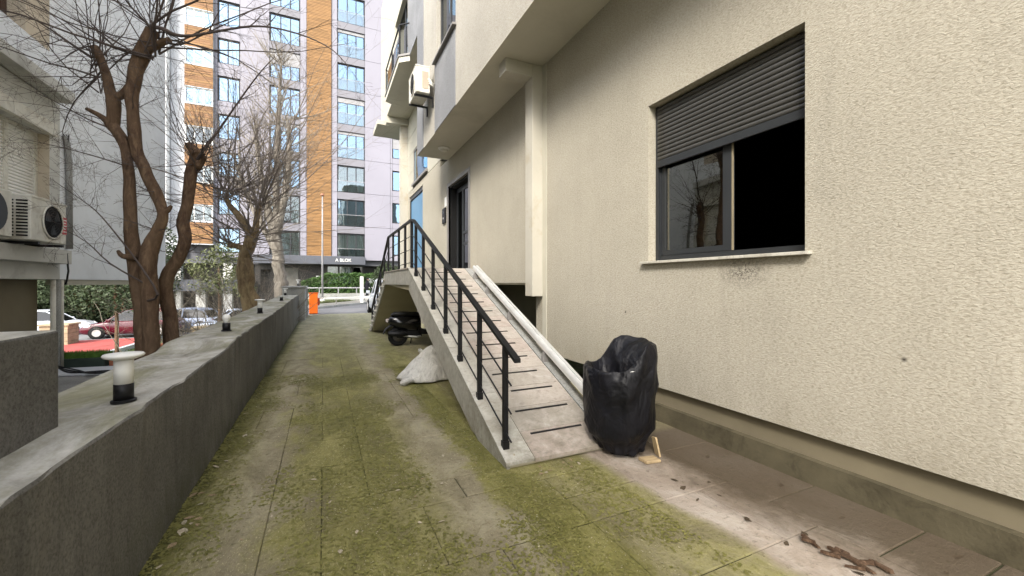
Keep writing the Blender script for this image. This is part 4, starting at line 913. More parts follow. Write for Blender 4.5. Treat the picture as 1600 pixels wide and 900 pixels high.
# evergreens beyond the left building
eh = thing('evergreen_hedge', 'tall dark evergreen hedge closing the view beneath left building', 'hedge', (-18, 38.5, -1.7)); m = M()
for _ in range(9000):
    x = rg.uniform(-27, -11.2); zt = 3.4+.7*mnoise.noise(Vector((x*.6, 0, 0))); z = rg.uniform(-1.7, zt); leaf(m, Vector((x, 38.3+.5*mnoise.noise(Vector((x*1.4, z*1.4, 2)))+rg.random()*.5, z)), rg.uniform(.10, .2), rg)
m.build('foliage', LEAFD, eh, normals=False)
M().box(-27, -11.2, 38.9, 39.8, -1.8, 3.0).build('hedge_core', simple('dark_hedge_core', (.012, .02, .007), .9), eh)
for i, (x, y, r, z, lab) in enumerate(((-12.4, 36.5, 2.0, 2.2, 'dark evergreen seen under left building, behind hood of red car'), (-15.5, 36, 2.0, 2.0, 'dark evergreen seen under left building, leftmost beside drainpipes'), (-9.7, 34.4, 1.25, 2.6, 'narrow dark evergreen against tower left corner behind pollarded trunks'), (-18.5, 37, 2.2, 2.2, 'dark evergreen mostly hidden behind left drainpipes'))):
    leafy('evergreen_tree', lab, 'tree', (x, y, z), (r, r*.8, 2.6), 3800, .10, LEAFD, ([(x, y, -1.8), (x, y, 2.4)], [.16, .07]), 'evergreens beyond the garden', .35)
yt = thing('young_tree', 'young tree with slim straight trunk on the grass before red car', 'tree', (-8.35, 23.9, -1.7))
m = M(); limb(m, [(-8.35, 23.9, -1.8), (-8.33, 23.9, -.4), (-8.38, 23.9, 1.0), (-8.3, 23.9, 2.6)], [.085, .07, .06, .03], 8); m.build('trunk', BARK, yt, True)
m = M(); leaf_cloud(m, (-8.5, 23.9, 1.1), (1.9, 1.2, 1.15), 2600, .075, rg, .2)
m.build('crown', LEAFD, yt, normals=False)

# ------------------------------------------------------------------ garden details on the left
gr = M()
for _ in range(9000):
    x, y = rg.uniform(-9.5, -1.6), rg.uniform(10.5, 30); z = gz(x, y)-.06; h = rg.uniform(.04, .13); a = rg.random()*6.28; dx, dy = .012*math.cos(a), .012*math.sin(a)
    gr.add([(x-dx*2, y-dy*2, z), (x+dx*2, y+dy*2, z), (x+rg.gauss(0, .04), y+rg.gauss(0, .04), z+h)], [(0, 1, 2)])
g = gr.build('lawn_grass', GRASS, normals=False); g['kind'] = 'stuff'
structure(M().add([(-9, -3, .0), (-1.5, -3, 0), (-1.5, 10.2, 0), (-9, 10.2, 0)], [(0, 1, 2, 3)]).build('terrace', PAVE))
structure(M().add([(-14, 25.0, -1.62), (-8.9, 23.2, -1.62), (-8.6, 29.8, -1.60), (-13.5, 29.8, -1.60)], [(0, 1, 2, 3)]).build('red_path', REDP))
structure(M().hexa([(-8.9, 23.1, -1.8), (-8.7, 23.1, -1.8), (-8.4, 29.8, -1.8), (-8.6, 29.8, -1.8)], [(-8.9, 23.1, -1.56), (-8.7, 23.1, -1.56), (-8.4, 29.8, -1.56), (-8.6, 29.8, -1.56)]).build('path_edging', WHITEC))
structure(M().add([(-40, 29.9, -1.64), (-2.5, 29.9, -1.64), (-2.5, 37.5, -1.64), (-40, 37.5, -1.64)], [(0, 1, 2, 3)]).build('parking_area', ASPH))
pt = thing('grass_planter', 'long low green planter box filled with bright grass behind bollard lamp', 'planter', (-4.3, 10.0, 0))
M().prism([(-5.0, 9.85), (-3.55, 9.70), (-3.52, 10.1), (-5.0, 10.25)], 'z', .0, .16).build('trough', simple('green_trough', (.03, .045, .035), .6), pt)
m = M()
for _ in range(3500):
    x = rg.uniform(-4.97, -3.58); y = rg.uniform(9.78, 10.12)+(-3.6-x)*.1; h = rg.uniform(.05, .14)
    m.add([(x-.008, y, .14), (x+.008, y, .14), (x+rg.gauss(0, .03), y+rg.gauss(0, .03), .15+h)], [(0, 1, 2)])
m.build('grass', GRASS, pt, normals=False)
tag(M().prism([(-3.50, 9.72), (-3.26, 9.70), (-3.24, 9.95), (-3.48, 9.97)], 'z', .0, .17).build('brick_block', TERRA, bevel=.01), 'red brick block at end of the grass planter', 'brick')
tag(M().prism([(-4.5, 9.15), (-3.0, 8.75), (-2.85, 9.45), (-4.2, 9.65)], 'z', .004, .035).build('stone_slab', WHITEC, bevel=.006), 'white stone slab lying on terrace behind bollard lamp', 'slab')
cbm = M()
for k in range(3): P, r = smooth_path([(-4.1, 9.6, .03+.02*k), (-3.7, 9.0+.1*k, .05), (-3.3, 8.9-.1*k, .06), (-2.9, 8.95, .04+.01*k)], [.012]*4, 5); cbm.tube(P, r, 6)
tag(cbm.build('garden_cable', BLACKM, smooth=True), 'dark cables trailing over terrace from the drainpipes', 'cable')
m = M()
for (x, y, r) in ((-6.6, 16.9, .35), (-6.0, 17.3, .42), (-5.5, 17.0, .32)):
    rr = []
    for k in range(5):
        a = k/4*1.4; rr.append([(x+r*1.5*math.cos(a)*math.cos(b*.5236)*(1+.2*mnoise.noise(Vector((b, k, x)))), y+r*math.cos(a)*math.sin(b*.5236), -1.5+r*math.sin(a)*(.9+.3*mnoise.noise(Vector((b, x, k))))) for b in range(12)])
    m.loft(rr)
tag(m.build('white_sheet', WHITEP, smooth=True), 'crumpled white sheet on grass beside agave plant', 'sheet')
ag = thing('agave_plant', 'grey green agave plant with pointed leaves beside white sheet', 'plant', (-5.3, 16.4, -1.6))
for k in range(11):
    a = k*2.39; el = rg.uniform(.35, 1.2); d_ = Vector((math.cos(a)*math.cos(el), math.sin(a)*math.cos(el), math.sin(el))); s_ = Vector((-math.sin(a), math.cos(a), 0)); p0 = Vector((-5.3, 16.4, -1.45)); L = rg.uniform(.5, .85)
    M().add([p0-s_*.05, p0+s_*.05, p0+d_*L*.5+s_*.07, p0+d_*L, p0+d_*L*.5-s_*.07, p0+d_*L*.5+Vector((0, 0, -.03))], [(0, 1, 5), (1, 2, 5), (2, 3, 5), (3, 4, 5), (4, 0, 5)]).build('leaf', simple('agave_green', (.05, .075, .06), .5) if k == 0 else bpy.data.materials['agave_green'], ag)
# stone pillars with iron fence between the garden and the cars
def stone_pillar(x, y, z0, wd, h, label):
    t = thing('stone_pillar', label, 'pillar', (x, y, z0)); n = 5; hh = h/n
    for k in range(n):
        sp_ = [-.5, rg.uniform(-.15, .15), .5]
        for a, b in zip(sp_, sp_[1:]): M().cbox(x+a*wd+.006, x+b*wd-.006, y-wd*.5, y+wd*.5, z0+k*hh+.005, z0+(k+1)*hh-.006, .012).build('stone', STONE, t)
    M().box(x-wd*.5+.02, x+wd*.5-.02, y-wd*.48, y+wd*.48, z0, z0+h-.01).build('pillar_core', CURBM, t)
    M().cbox(x-wd*.56, x+wd*.56, y-wd*.56, y+wd*.56, z0+h, z0+h+.09, .02).build('cap', STONE, t)
stone_pillar(-12.2, 28.6, -1.65, 1.05, 1.0, 'squat yellow stone pillar under left building beside red car')
stone_pillar(-4.6, 20.9, -1.65, .55, 1.25, 'yellow stone pillar in front of blue cars near low wall')
tag(M().box(-5.2, -4.3, 18.0, 18.5, -1.7, -.62).build('brick_planter', TERRA, bevel=.02), 'red brick planter block by grass below low wall', 'planter')
fn = thing('iron_fence', 'low black iron fence in front of the parked blue cars', 'fence', (-7, 24, -1.65))
for z in (-1.45, -.75): M().tube([(-8.6, 28.3, z), (-4.0, 28.3, z)], .018, 5).build('rail', BLACKM, fn)
for i in range(36): M().tube([(-8.55+i*.13, 28.3, -1.65), (-8.55+i*.13, 28.3, -.68)], .011, 4).build('baluster', BLACKM, fn)

# ------------------------------------------------------------------ vehicles
def car(label, cat, loc, rz, paint, L=4.3, Wd=1.78, H=1.5, suv=False):
    """front faces local +X"""
    t = thing('parked_car', label, cat, loc, rz, local=True); hw = Wd/2; h0 = .22
    belt = H*.60
    st = [(-L*.5, .42, belt*.78, .80), (-L*.485, .30, belt*.96, .92), (-L*.42, h0, belt*1.0, .98), (-L*.2, h0, belt*1.0, 1.0), (L*.12, h0, belt*.99, 1.0), (L*.2, h0, belt*.97, .995), (L*.36, h0, belt*.87, .97), (L*.45, .26, belt*.76, .90), (L*.495, .34, belt*.60, .78)]
    rings = []
    for x, zl, zh, k in st:
        y = hw*k; rings.append([(x, -y*.9, zl), (x, -y, zl+.12), (x, -y*1.0, lerp(zl, zh, .6)), (x, -y*.95, zh-.05), (x, -y*.86, zh), (x, y*.86, zh), (x, y*.95, zh-.05), (x, y, lerp(zl, zh, .6)), (x, y, zl+.12), (x, y*.9, zl)])
    M().loft(rings).build('body', paint, t, True, bevel=.02)
    rx = -L*.40 if not suv else -L*.46
    g0 = [(rx, belt*.99, .86), (rx+L*.07, H*.90, .74), (rx+L*.18, H*.985, .70), (-L*.02, H, .70), (L*.06, H*.96, .70), (L*.24, belt*.96, .84)]
    gls = [[(x, -hw*k, belt*.97 if i in (0, 5) else belt*.97), (x, -hw*k*(.995), z), (x, hw*k*.995, z), (x, hw*k, belt*.97)] for i, (x, z, k) in enumerate(g0)]
    prof = [(x, z) for x, z, k in g0]
    gm = M()
    left = [(x, -hw*(.86 if z < belt*1.02 else .74), z) for x, z in prof]; right = [(x, hw*(.86 if z < belt*1.02 else .74), z) for x, z in prof]
    gm.loft([left, right]).build('cabin_glass', GLOSSB, t, False)
    rf = M(); rr = [(x, z+.012, (.745 if z > belt*1.02 else .865)) for x, z in prof]
    for a, b in ((1, 2), (2, 3), (3, 4)):
        rf.hexa([(rr[a][0], -hw*rr[a][2], rr[a][1]-.05), (rr[b][0], -hw*rr[b][2], rr[b][1]-.05), (rr[b][0], hw*rr[b][2], rr[b][1]-.05), (rr[a][0], hw*rr[a][2], rr[a][1]-.05)], [(rr[a][0], -hw*rr[a][2], rr[a][1]+.006), (rr[b][0], -hw*rr[b][2], rr[b][1]+.006), (rr[b][0], hw*rr[b][2], rr[b][1]+.006), (rr[a][0], hw*rr[a][2], rr[a][1]+.006)])
    rf.build('roof', paint, t)
    for s in (-1, 1):
        for (a, b) in ((4, 5), (0, 1)): M().tube([(prof[a][0], s*hw*(.86 if prof[a][1] < belt*1.02 else .745), prof[a][1]), (prof[b][0], s*hw*(.86 if prof[b][1] < belt*1.02 else .745), prof[b][1])], .035, 6).build('pillar', paint, t)
        M().tube([(-L*.05, s*hw*.865, belt*.97), (-L*.06, s*hw*.745, H*.98)], .035, 6).build('pillar', paint, t)
    for s in (-1, 1):
        for x in (-L*.31, L*.31):
            M().lathe([(.36, -.02), (.375, .0), (.36, .015)], 20, (x, s*hw*.985, .34), 'y').build('wheel_arch', DARK, t)
            wh = M().lathe([(.20, -.11), (.30, -.115), (.33, -.08), (.33, .08), (.30, .115), (.20, .11)], 22, (x, s*(hw-.08), .33), 'y', False).build('wheel', RUBBER, t, True)
            rim = M(); rim.lathe([(.205, -.0), (.19, s*.03), (.05, s*.02), (.04, s*.035)], 20, (x, s*(hw-.08+.085), .33), 'y').build('rim', SILVER, wh)
        M().hexa([(L*.44, s*hw*.55, belt*.66), (L*.485, s*hw*.55, belt*.62), (L*.455, s*hw*.86, belt*.66), (L*.39, s*hw*.93, belt*.70)], [(L*.43, s*hw*.55, belt*.78), (L*.468, s*hw*.55, belt*.74), (L*.435, s*hw*.86, belt*.78), (L*.37, s*hw*.93, belt*.82)]).build('headlight', WHITEP, t)
        M().box(-L*.497, -L*.45, s*hw*.80-.09, s*hw*.80+.09, belt*.74, belt*.92).build('tail_light', RED_CAR, t)
        M().box(L*.17, L*.215, s*(hw+.06)-.08, s*(hw+.06)+.08, belt*.98, belt*1.12).build('mirror', paint, t, bevel=.03)
        M().box(-L*.12, -L*.06, s*hw*.995-.012, s*hw*.995+.012, belt*.80, belt*.83).build('door_handle', SILVER, t)
    return t
car('dark red parked hatchback seen under the left building', 'car', (-10.1, 31.3, -1.64), R(180), RED_CAR, 4.4, 1.8, 1.62)
car('silver white parked car beside the stair at far end of driveway', 'car', (2.98, 20.4, 0), R(90), WHITE_CAR, 4.4, 1.84, 1.68, True)
car('slate blue parked car behind iron fence, left of knuckled tree', 'car', (-8.2, 33.3, -1.64), R(165), BLUE_CAR, 4.3, 1.78, 1.5)
car('pale blue grey parked car behind iron fence, partly behind stone pillar', 'car', (-5.0, 30.6, -1.64), R(200), simple('pale_blue_paint', (.38, .43, .52), .25, .04, 1, 10, 0, spec=.6), 4.2, 1.76, 1.48)
car('silver estate car parked behind the red car under left building', 'car', (-15.2, 34.2, -1.64), R(5), WHITE_CAR, 4.4, 1.8, 1.5)

# scooter under the landing, nose towards the building
S = thing('motor_scooter', 'black motor scooter parked under the ramp landing', 'scooter', (1.62, 10.0, 0), R(2), local=True)
def wheel(x, name):
    o = M().lathe([(.13, -.05), (.19, -.06), (.225, -.035), (.235, 0), (.225, .035), (.19, .06), (.13, .05)], 28, (x, 0, .235), 'y', False).build(name, RUBBER, S, True)
    M().lathe([(.135, -.04), (.12, -.025), (.04, -.045), (.04, .045), (.12, .03), (.135, .045)], 20, (x, 0, .235), 'y').build('rim', GREYFRAME, o, True)
wheel(0, 'wheel'); wheel(1.25, 'wheel')
def shell(name, st, mat):
    rings = []
    for x, zc_, hz_, wy in st: rings.append([(x, wy*math.cos(a*.5236), zc_+hz_*math.sin(a*.5236)) for a in range(12)])
    return M().loft(rings).build(name, mat, S, True)
shell('rear_body', [(-.24, .60, .04, .05), (-.16, .59, .12, .12), (0, .56, .19, .17), (.2, .54, .22, .185), (.42, .52, .22, .17), (.52, .50, .2, .14)], GLOSSB)
shell('seat', [(-.16, .735, .03, .07), (-.08, .76, .05, .12), (.1, .765, .055, .14), (.3, .755, .05, .14), (.5, .745, .055, .12), (.6, .74, .03, .07)], SEATV)
M().loft([[(x, -.16, z), (x, .16, z), (x, .16, z+t_), (x, -.16, z+t_)] for x, z, t_ in ((.45, .27, .16), (.6, .26, .12), (.95, .26, .10), (1.02, .32, .12))]).build('floorboard', BLACKM, S, bevel=.02)
shell('front_shield', [(.98, .6, .36, .16), (1.03, .62, .38, .22), (1.08, .62, .36, .2), (1.13, .62, .28, .1)], GLOSSB)
shell('front_mudguard', [(1.0, .38, .03, .04), (1.1, .46, .05, .08), (1.25, .50, .04, .09), (1.42, .44, .03, .06)], GLOSSB)
shell('rear_mudguard', [(-.34, .30, .015, .06), (-.30, .40, .02, .08), (-.2, .48, .02, .09), (.02, .50, .02, .09)], BLACKM)
M().tube([(1.25, .08, .235), (1.17, .08, .5), (1.06, .03, .9), (1.02, 0, 1.0)], .025, 8).build('fork', BLACKM, S, True)
M().tube([(.92, .33, 1.02), (.98, .2, 1.04), (1.02, 0, 1.0), (.98, -.2, 1.04), (.92, -.33, 1.02)], .018, 8).build('handlebar', BLACKM, S, True)
shell('headlamp', [(1.0, .98, .07, .08), (1.08, .97, .09, .1), (1.13, .96, .06, .07)], GLOSSB)
shell('exhaust', [(-.26, .29, .03, .03), (-.24, .29, .06, .06), (.1, .28, .065, .06), (.2, .26, .03, .03)], BLACKM).location = (0, -.14, .02)
M().tube([(.1, -.12, .25), (.42, -.12, .2), (.52, -.1, .22)], .02, 8).build('exhaust_pipe', SILVER, S, True)
M().loft([[(x, -.1, z0), (x, .1, z0), (x, .1, z1), (x, -.1, z1)] for x, z0, z1 in ((-.05, .2, .34), (.3, .18, .40), (.55, .2, .42))]).build('engine', BLACKM, S, bevel=.02)
M().box(-.28, -.20, -.05, .05, .57, .65).build('tail_lamp', simple('scooter_lamp_glass', (.5, .45, .42), .2, .05, spec=.6), S, bevel=.015)
M().tube([(.35, .1, .2), (.33, .16, .02)], .012, 6).build('stand', BLACKM, S)

# ------------------------------------------------------------------ far street things
OB = thing('parking_barrier', 'orange parking barrier cabinet with long white arm at end of driveway', 'barrier', (-.42, 22.3, 0))
M().box(-.62, -.24, 22.1, 22.5, 0, .98).build('cabinet', ORANGE, OB, bevel=.03)
M().box(-.64, -.22, 22.08, 22.52, .98, 1.02).build('cabinet_cap', simple('orange_cap', (.7, .12, .01), .5), OB, bevel=.01)
M().box(-.24, -.16, 22.2, 22.4, .4, .75).build('hinge_box', simple('hinge_red', (.45, .06, .02), .5), OB, bevel=.02)
M().prism([(22.26, .70), (22.34, .70), (22.34, .79), (22.26, .79)], 'x', -.2, 3.2).build('arm', WHITEP, OB)
M().hexa([(-.15, 22.25, .695), (3.25, 22.25, .83), (3.25, 22.35, .83), (-.15, 22.35, .695)], [(-.15, 22.25, .70), (3.25, 22.25, .90), (3.25, 22.35, .90), (-.15, 22.35, .70)]).build('arm_brace', WHITEP, OB)
LP = thing('street_lamp', 'tall slim white street lamp post in front of orange timber strip', 'street lamp', (-.05, 31.2, .2))
M().tube([(-.05, 31.2, .1), (-.05, 31.2, 4), (-.05, 31.2, 7.5)], [.075, .055, .04], 10).build('post', BLIND, LP, True)
M().lathe([(.10, 0), (.13, .06), (.10, .14), (.02, .18)], 12, (-.05, 31.2, 7.5)).build('lamp_head', simple('lamp_head_brick', (.35, .16, .10), .6), LP, True)
M().lathe([(.16, 0), (.16, .35), (.1, .4)], 10, (-.05, 31.2, .1)).build('post_base', WHITEP, LP)
GR = thing('guard_rail', 'low grey metal guard rail in front of hedge', 'rail', (1.5, 33.8, .7))
M().tube([(-1.7, 33.7, 1.12), (8, 33.7, 1.12)], .05, 6).build('top_rail', BLIND, GR)
for i in range(8): M().box(-1.6+i*1.3, -1.53+i*1.3, 33.67, 33.73, .3, 1.1).build('post', BLIND, GR)
WL = thing('retaining_wall', 'low pale retaining wall below hedge', 'wall', (3, 33.7, 0))
for i in range(8): M().box(-1.9+i*1.25, -.66+i*1.25, 33.6, 33.9, -.1, .70).build('wall_panel', PALEC, WL)
tag(M().box(2.35, 2.58, 30.6, 30.72, .1, 1.95).box(2.40, 2.53, 30.63, 30.69, 0, .12).build('white_board', WHITEP, bevel=.01), 'narrow upright white board standing on pavement beside pedestrian', 'board')
for i, (s, t_) in enumerate(((1.2, .9), (2.9, .6))):
    b = kp(s, t_, .1); tag(M().tube([b, (b[0], b[1], .62)], .035, 8).lathe([(.05, 0), (.04, .05), (.01, .08)], 8, (b[0], b[1], .61)).build('kerb_bollard', GREYFRAME), ('short dark pavement bollard beneath the barrier arm, left of the two', 'short dark pavement bollard beneath the barrier arm, nearer the pedestrian')[i], 'bollard', 'pavement bollards')
vw = thing('verge_shrubs', 'low rough weeds along verge behind pavement', 'plants', (1, 32, .2)); m = M()
for _ in range(2500):
    s, t_ = rg.uniform(-.5, 7), 1.8+abs(rg.gauss(0, .5)); p = Vector(kp(s, t_, .16+rg.random()*.22*(.4+mnoise.noise(Vector((s*1.5, 0, 0)))))); leaf(m, p, .05, rg)
m.build('weed_leaves', LEAFO, vw, normals=False)

# pedestrian in dark clothes walking along the far pavement
PE = thing('person', 'pedestrian in dark coat and white shoes walking along far pavement', 'person', (2.83, 30.95, .12), R(20), local=True)
def skinned(name, nodes, edges, mat, parent, sub=2):
    me = bpy.data.meshes.new(name); me.from_pydata([n[:3] for n in nodes], edges, []); o = bpy.data.objects.new(name, me); COL.objects.link(o); o.parent = parent
    s = o.modifiers.new('skin', 'SKIN'); s.use_smooth_shade = True
    for i, n_ in enumerate(nodes): me.skin_vertices[0].data[i].radius = (n_[3], n_[4] if len(n_) > 4 else n_[3]); me.skin_vertices[0].data[i].use_root = (i == 0)
    u = o.modifiers.new('sub', 'SUBSURF'); u.levels = u.render_levels = sub; me.materials.append(mat); return o
COAT = simple('dark_coat', (.012, .013, .018), .8); SKINM = simple('skin', (.42, .25, .17), .6, .05)
body = [(0, 0, .93, .13, .11), (.01, 0, 1.15, .13, .11), (.03, 0, 1.38, .16, .11), (.04, 0, 1.50, .06), (.05, 0, 1.58, .085, .09), (.06, 0, 1.68, .09),
        (.03, .19, 1.40, .06), (-.05, .24, 1.14, .05), (.06, .24, .92, .04), (.03, -.19, 1.40, .06), (.12, -.23, 1.14, .05), (.26, -.2, .96, .04),
        (.0, .09, .88, .09), (.14, .1, .5, .065), (.24, .1, .10, .045), (.34, .1, .05, .035), (0, -.09, .88, .09), (-.06, -.1, .5, .065), (-.32, -.1, .16, .045), (-.26, -.1, .06, .035)]
eb = [(0, 1), (1, 2), (2, 3), (3, 4), (4, 5), (2, 6), (6, 7), (7, 8), (2, 9), (9, 10), (10, 11), (0, 12), (12, 13), (13, 14), (14, 15), (0, 16), (16, 17), (17, 18), (18, 19)]
skinned('body', body, eb, COAT, PE)
M().lathe([(.02, -.12), (.075, -.08), (.095, 0), (.09, .06), (.05, .11), (.01, .12)], 14, (.065, 0, 1.63)).build('face', SKINM, PE, True)
M().lathe([(.102, .0), (.105, .05), (.07, .115), (.01, .135)], 14, (.05, 0, 1.635)).build('hair', simple('dark_hair', (.01, .008, .006), .7), PE, True)
for x, y, z in ((.30, .1, .0), (-.27, -.1, .04)): M().loft([[(x-.1+i*.07, y-.045*w_, z), (x-.1+i*.07, y+.045*w_, z), (x-.1+i*.07, y+.03*w_, z+h_), (x-.1+i*.07, y-.03*w_, z+h_)] for i, (w_, h_) in enumerate(((.8, .09), (1, .1), (1, .07), (.7, .035)))]).build('shoe', WHITEP, PE, True)

# ------------------------------------------------------------------ moss cushions and lichen grit on the driveway
MOSSM = foliage('moss_cushion', (.10, .096, .022), (.21, .195, .055), 2.5)
def moss_weight(x, y):
    n = mnoise.noise(Vector((x*1.6, y*1.1, 0)))+.6*mnoise.noise(Vector((x*5, y*3.5, 4)))
    wgt = .30+n*.75
    wgt += .55*max(0, 1-abs(x+.83)/.07)+.5*max(0, 1-abs(x-1.26)/.22)-.5*max(0, 1-abs(x-.88)/.28)-.4*max(0, 1-abs(x+.42)/.26)
    if x > 2.02 and y < 3: wgt = -1
    return wgt
ms = M(); lc = M(); cnt = 0
while cnt < 26000:
    y = 1.05+6.5*rg.random()**1.7; x = rg.uniform(-.86, 2.05 if y < 2.95 else 1.34)
    if rg.random() > moss_weight(x, y): continue
    cnt += 1; sz = rg.uniform(.004, .012)*(1+.12*y); a = rg.random()*6.283; c_, s_2 = math.cos(a)*sz, math.sin(a)*sz; h = rg.uniform(.001, .007)
    ms.add([(x-c_, y-s_2, 0), (x+c_, y+s_2, 0), (x-s_2*.9, y+c_*.9, h), (x+s_2*.9, y-c_*.9, h*.6)], [(0, 3, 1, 2)])
for _ in range(7000):
    y = 1.05+5.5*rg.random()**1.7; x = rg.uniform(-.84, 2.0 if y < 2.8 else 1.34)
    if mnoise.noise(Vector((x*1.9, y*1.4, 9))) < rg.uniform(-.25, .35): continue
    sz = rg.uniform(.0015, .005)*(1+.12*y); a = rg.random()*6.283; c_, s_2 = math.cos(a)*sz, math.sin(a)*sz
    lc.add([(x-c_, y-s_2, .001), (x+s_2*.6, y-c_*.6, .001), (x+c_, y+s_2, .001), (x, y, .001+sz*.8)], [(0, 1, 3), (1, 2, 3), (2, 0, 3)])
for o, nm in ((ms.build('moss_cushions', MOSSM, normals=False), 0), (lc.build('lichen_grit', simple('lichen_crumb', (.40, .36, .24), .9, .3, 30, 60, .1), normals=False), 1)): o['kind'] = 'stuff'

# ------------------------------------------------------------------ covered bin, sack, leaves, bark
TB = thing('covered_bin', 'upright bin wrapped in black plastic sheet beside foot of ramp', 'bin', (2.44, 2.93, 0))
cx_, cy_ = 2.42, 2.94
def rot2(a, r): return (cx_+.94*r*math.cos(a), cy_+.94*r*math.sin(a))
ca = math.atan2(-cy_, -cx_)                    # direction to the viewer's side
rings = []; na = 30; rb = random.Random(8)
def rim_h(a):
    e = math.cos(a-ca-2.05)                    # low lip front and left, high fold behind and on the right
    return .775+.215*sstep(-.25, .40, e)+.012*math.sin(3*a)
for i, (f_, rr) in enumerate(((0, .235), (.06, .232), (.15, .255), (.22, .312), (.34, .33), (.48, .335), (.62, .345), (.76, .352), (.88, .35), (.96, .335), (1.0, .312))):
    ring = []
    for k in range(na):
        a = 6.28319*(k+.5*(i % 2))/na; h = rim_h(a); z = .014+f_*(h-.014); low = max(0, 1-f_/.25)
        fold = rb.uniform(-.022, .022)*(1-low)+low*(.035*(-1)**k*.6+rb.uniform(-.02, .02))
        skirt = -.03*low*max(0, math.cos(a-ca+.9))
        x, y = rot2(a, rr+fold+skirt); ring.append((x, y, z+rb.uniform(-.018, .018)*(0 < i < 10)+.012*(i == 0)*rb.random()))
    rings.append(ring)
for j, (q, dep) in enumerate(((.84, .06), (.62, .19), (.38, .27), (.14, .29))):
    ring = []
    for k in range(na):
        a = 6.28319*(k+.5*(j % 2))/na; e = max(0, math.cos(a-ca-2.3)); x, y = rot2(a, .32*q)
        ring.append((x, y, lerp(.80, rim_h(a), q**.5)-dep*(1-.85*e)+rb.uniform(-.022, .022)))
    rings.append(ring)
bagm = M().loft(rings)
TB_b = bagm.build('plastic_cover', BAG, TB, True)
ca_ = TB_b.data.attributes.new('crease_edge', 'FLOAT', 'EDGE')
for d_ in ca_.data: d_.value = rb.choice((0, 0, .45, .8))
s_ = TB_b.modifiers.new('sub', 'SUBSURF'); s_.levels = s_.render_levels = 2
tp = Vector(rot2(ca+.25, .325)); M().add([(tp.x, tp.y-.012, .765), (tp.x+.04, tp.y-.03, .772), (tp.x+.052, tp.y-.03, .79), (tp.x+.035, tp.y-.022, .778)], [(0, 1, 2, 3)]).build('white_tear', WHITEP, TB, normals=False)
M().lathe([(.13, 0), (.14, .02), (.14, .05)], 20, (cx_, cy_, .0)).build('bin_foot', BLACKM, TB)
wd_ = M(); wp = Vector((cx_+.05, cy_-.30, 0))
wd_.hexa([(2.42, 2.60, .002), (2.56, 2.58, .002), (2.57, 2.68, .002), (2.42, 2.70, .002)], [(2.42, 2.60, .03), (2.56, 2.58, .025), (2.57, 2.68, .025), (2.42, 2.70, .03)])
tag(wd_.build('wood_offcut', WOODO, bevel=.006), 'pale wood offcut poking out under the black covered bin', 'wood')
tag(M().hexa([(2.62, 2.66, .002), (2.64, 2.66, .002), (2.66, 2.74, .002), (2.64, 2.74, .002)], [(2.63, 2.72, .15), (2.65, 2.72, .15), (2.66, 2.78, .14), (2.64, 2.78, .14)]).build('wood_offcut', WOODO, bevel=.004), 'upright pale wood strip against right side of black covered bin', 'wood')

SK = thing('woven_sack', 'white woven plastic sack slumped under edge of ramp', 'sack', (1.5, 6.35, 0))
rings = []; na = 48
for i, f_ in enumerate((0, .06, .16, .3, .45, .6, .75, .88, .97, 1.0)):
    ring = []
    for k in range(na):
        a = 6.28319*k/na; r = (.40*(1-f_)**.7+.05)
        if f_ < .2: r += .05*max(0, -math.cos(a))
        fold = (.055*math.sin(11*a+4*f_)+.03*math.sin(19*a-5*f_))*(.35+f_*.4)*min(1, r*2)+.05*mnoise.noise(Vector((math.cos(a)*2, math.sin(a)*2, f_*3)))
        ring.append((1.52+.08*f_+(r+fold)*math.cos(a)*(1.0 if math.cos(a) < 0 else .8), 6.4+(r+fold)*math.sin(a)*.85, .004+.50*f_**.9*(1+.1*mnoise.noise(Vector((a, f_, 1))))))
    rings.append(ring)
o = M().loft(rings).build('sack_body', SACK, SK, True); u = o.modifiers.new('sub', 'SUBSURF'); u.levels = u.render_levels = 1
nk = M()
rr = []
for i, (x, y, z, r) in enumerate(((1.30, 6.26, .06, .10), (1.22, 6.2, .06, .07), (1.15, 6.16, .05, .06), (1.08, 6.12, .05, .07), (1.02, 6.1, .03, .03))):
    rr.append([(x, y+(r*(1+.3*math.sin(k*2.1+i)))*math.cos(k*.5236)*1.3, max(.003, z+r*.75*math.sin(k*.5236)*(1+.2*math.cos(k*3.3)))) for k in range(12)])
nk.loft(rr).build('sack_neck', SACK, SK, True)
nk2 = M(); rr = []
for i, (x, y, z, r) in enumerate(((1.45, 6.45, .34, .08), (1.42, 6.43, .39, .045), (1.40, 6.42, .42, .03), (1.38, 6.41, .45, .035), (1.37, 6.40, .47, .015))):
    rr.append([(x+r*(1+.25*math.sin(k*2+i))*math.cos(k*.5236), y+r*math.sin(k*.5236), z+.01*math.sin(k*1.7)) for k in range(12)])
nk2.loft(rr).build('sack_corner', SACK, SK, True)

def dry_leaf(rg, s):
    n = 7; L = []
    for i in range(n):
        u = i/(n-1); wv = .34*math.sin(math.pi*u**.8)*(1+.15*rg.uniform(-1, 1)); L.append((u, wv))
    m = M(); v = []; cu_ = rg.uniform(.1, .5)
    for u, wv in L: v += [((u-.5)*s, -wv*s, .006+cu_*s*(.25*(u-.5)**2+.3*wv)+.004*rg.random()), ((u-.5)*s, 0, .004+cu_*s*.25*(u-.5)**2), ((u-.5)*s, wv*s, .006+cu_*s*(.25*(u-.5)**2+.3*wv)+.004*rg.random())]
    f = []
    for i in range(n-1):
        a = i*3; f += [(a, a+1, a+4, a+3), (a+1, a+2, a+5, a+4)]
    return m.add(v, f)
lm = [dry_leaf(rg, 1.0).mesh('dry_leaf', LEAFP[k % 2], normals=False) for k in range(6)]
lmd = [dry_leaf(rg, 1.0).mesh('dry_leaf', LEAFP[2], normals=False) for k in range(3)]
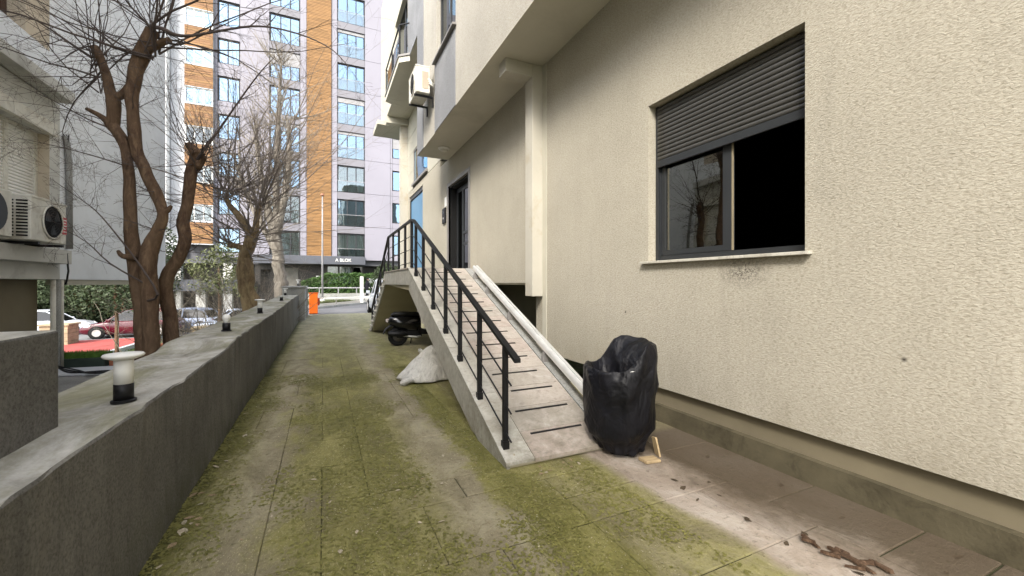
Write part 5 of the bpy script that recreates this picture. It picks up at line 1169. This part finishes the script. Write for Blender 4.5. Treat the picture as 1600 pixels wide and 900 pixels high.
def scatter(n, fx, meshes, label, group, smin, smax):
    for i in range(n):
        x, y = fx(); o = bpy.data.objects.new('dry_leaf', rg.choice(meshes)); COL.objects.link(o); o.location = (x, y, .002); s = rg.uniform(smin, smax); o.scale = (s, s*rg.uniform(.5, 1), s)
        o.rotation_euler = (rg.gauss(0, .15), rg.gauss(0, .15), rg.uniform(0, 6.28)); tag(o, label, 'leaf', group)
def along_wall():
    y = rg.choice((rg.uniform(1.75, 2.6), rg.uniform(1.9, 3.6), rg.uniform(2, 6))); return -.84+abs(rg.gauss(.05, .11)), y
scatter(58, along_wall, lm, 'pale dry leaf lying along foot of low left wall', 'dry leaves along the left wall', .04, .08)
scatter(20, lambda: (rg.uniform(-.5, 1.3), rg.uniform(1.7, 3.8)), lm, 'pale dry leaf lying out on mossy driveway', 'dry leaves on the driveway', .025, .05)
scatter(11, lambda: (rg.uniform(1.5, 1.95), rg.uniform(2.80, 2.95)), lm, 'pale dry leaf lying at foot of ramp', 'dry leaves at foot of ramp', .03, .06)
scatter(16, lambda: (rg.uniform(2.25, 3.15), rg.uniform(.9, 2.5)), lmd, 'dark dry leaf lying on bare strip beside cream wall', 'dark leaves beside the cream wall', .03, .075)
rp = [(1.42, 3.05), (1.9, 3.5), (2.0, 4.4), (1.75, 4.75)]
for x, y in rp:
    o = bpy.data.objects.new('dry_leaf', rg.choice(lm)); COL.objects.link(o); o.location = (x, y, rz_(y)+.004); o.scale = (.045, .03, .045); o.rotation_euler = (R(22), 0, rg.uniform(0, 6)); tag(o, 'dry leaf lying on the ramp tiles', 'leaf', 'dry leaves on the ramp')
BK = thing('bark_debris', 'dark splintered piece of bark lying on bare strip near right foreground', 'bark', (2.55, 1.25, 0))
BKM = bark('splintered_bark', (.07, .042, .026), (.17, .11, .07), 2.5)
for k in range(11):
    u = rg.random(); x = 2.54+.08*u+rg.gauss(0, .035); y = 1.40-.30*u+rg.gauss(0, .03); L = rg.uniform(.05, .14); a = R(-72)+rg.gauss(0, .35); wv = rg.uniform(.008, .02); z = .004+.012*rg.random()
    d_ = Vector((math.cos(a), math.sin(a), rg.gauss(0, .08))); n_ = Vector((-math.sin(a), math.cos(a), 0)); p = Vector((x, y, z))
    M().hexa([p-d_*L*.5-n_*wv*.5, p+d_*L*.4-n_*wv, p+d_*L*.5+n_*wv*.3, p-d_*L*.4+n_*wv], [q+Vector((0, 0, rg.uniform(.006, .018))) for q in (p-d_*L*.48-n_*wv*.4, p+d_*L*.38-n_*wv*.8, p+d_*L*.42+n_*wv*.2, p-d_*L*.4+n_*wv*.8)]).build('bark_splinter', BKM, BK)
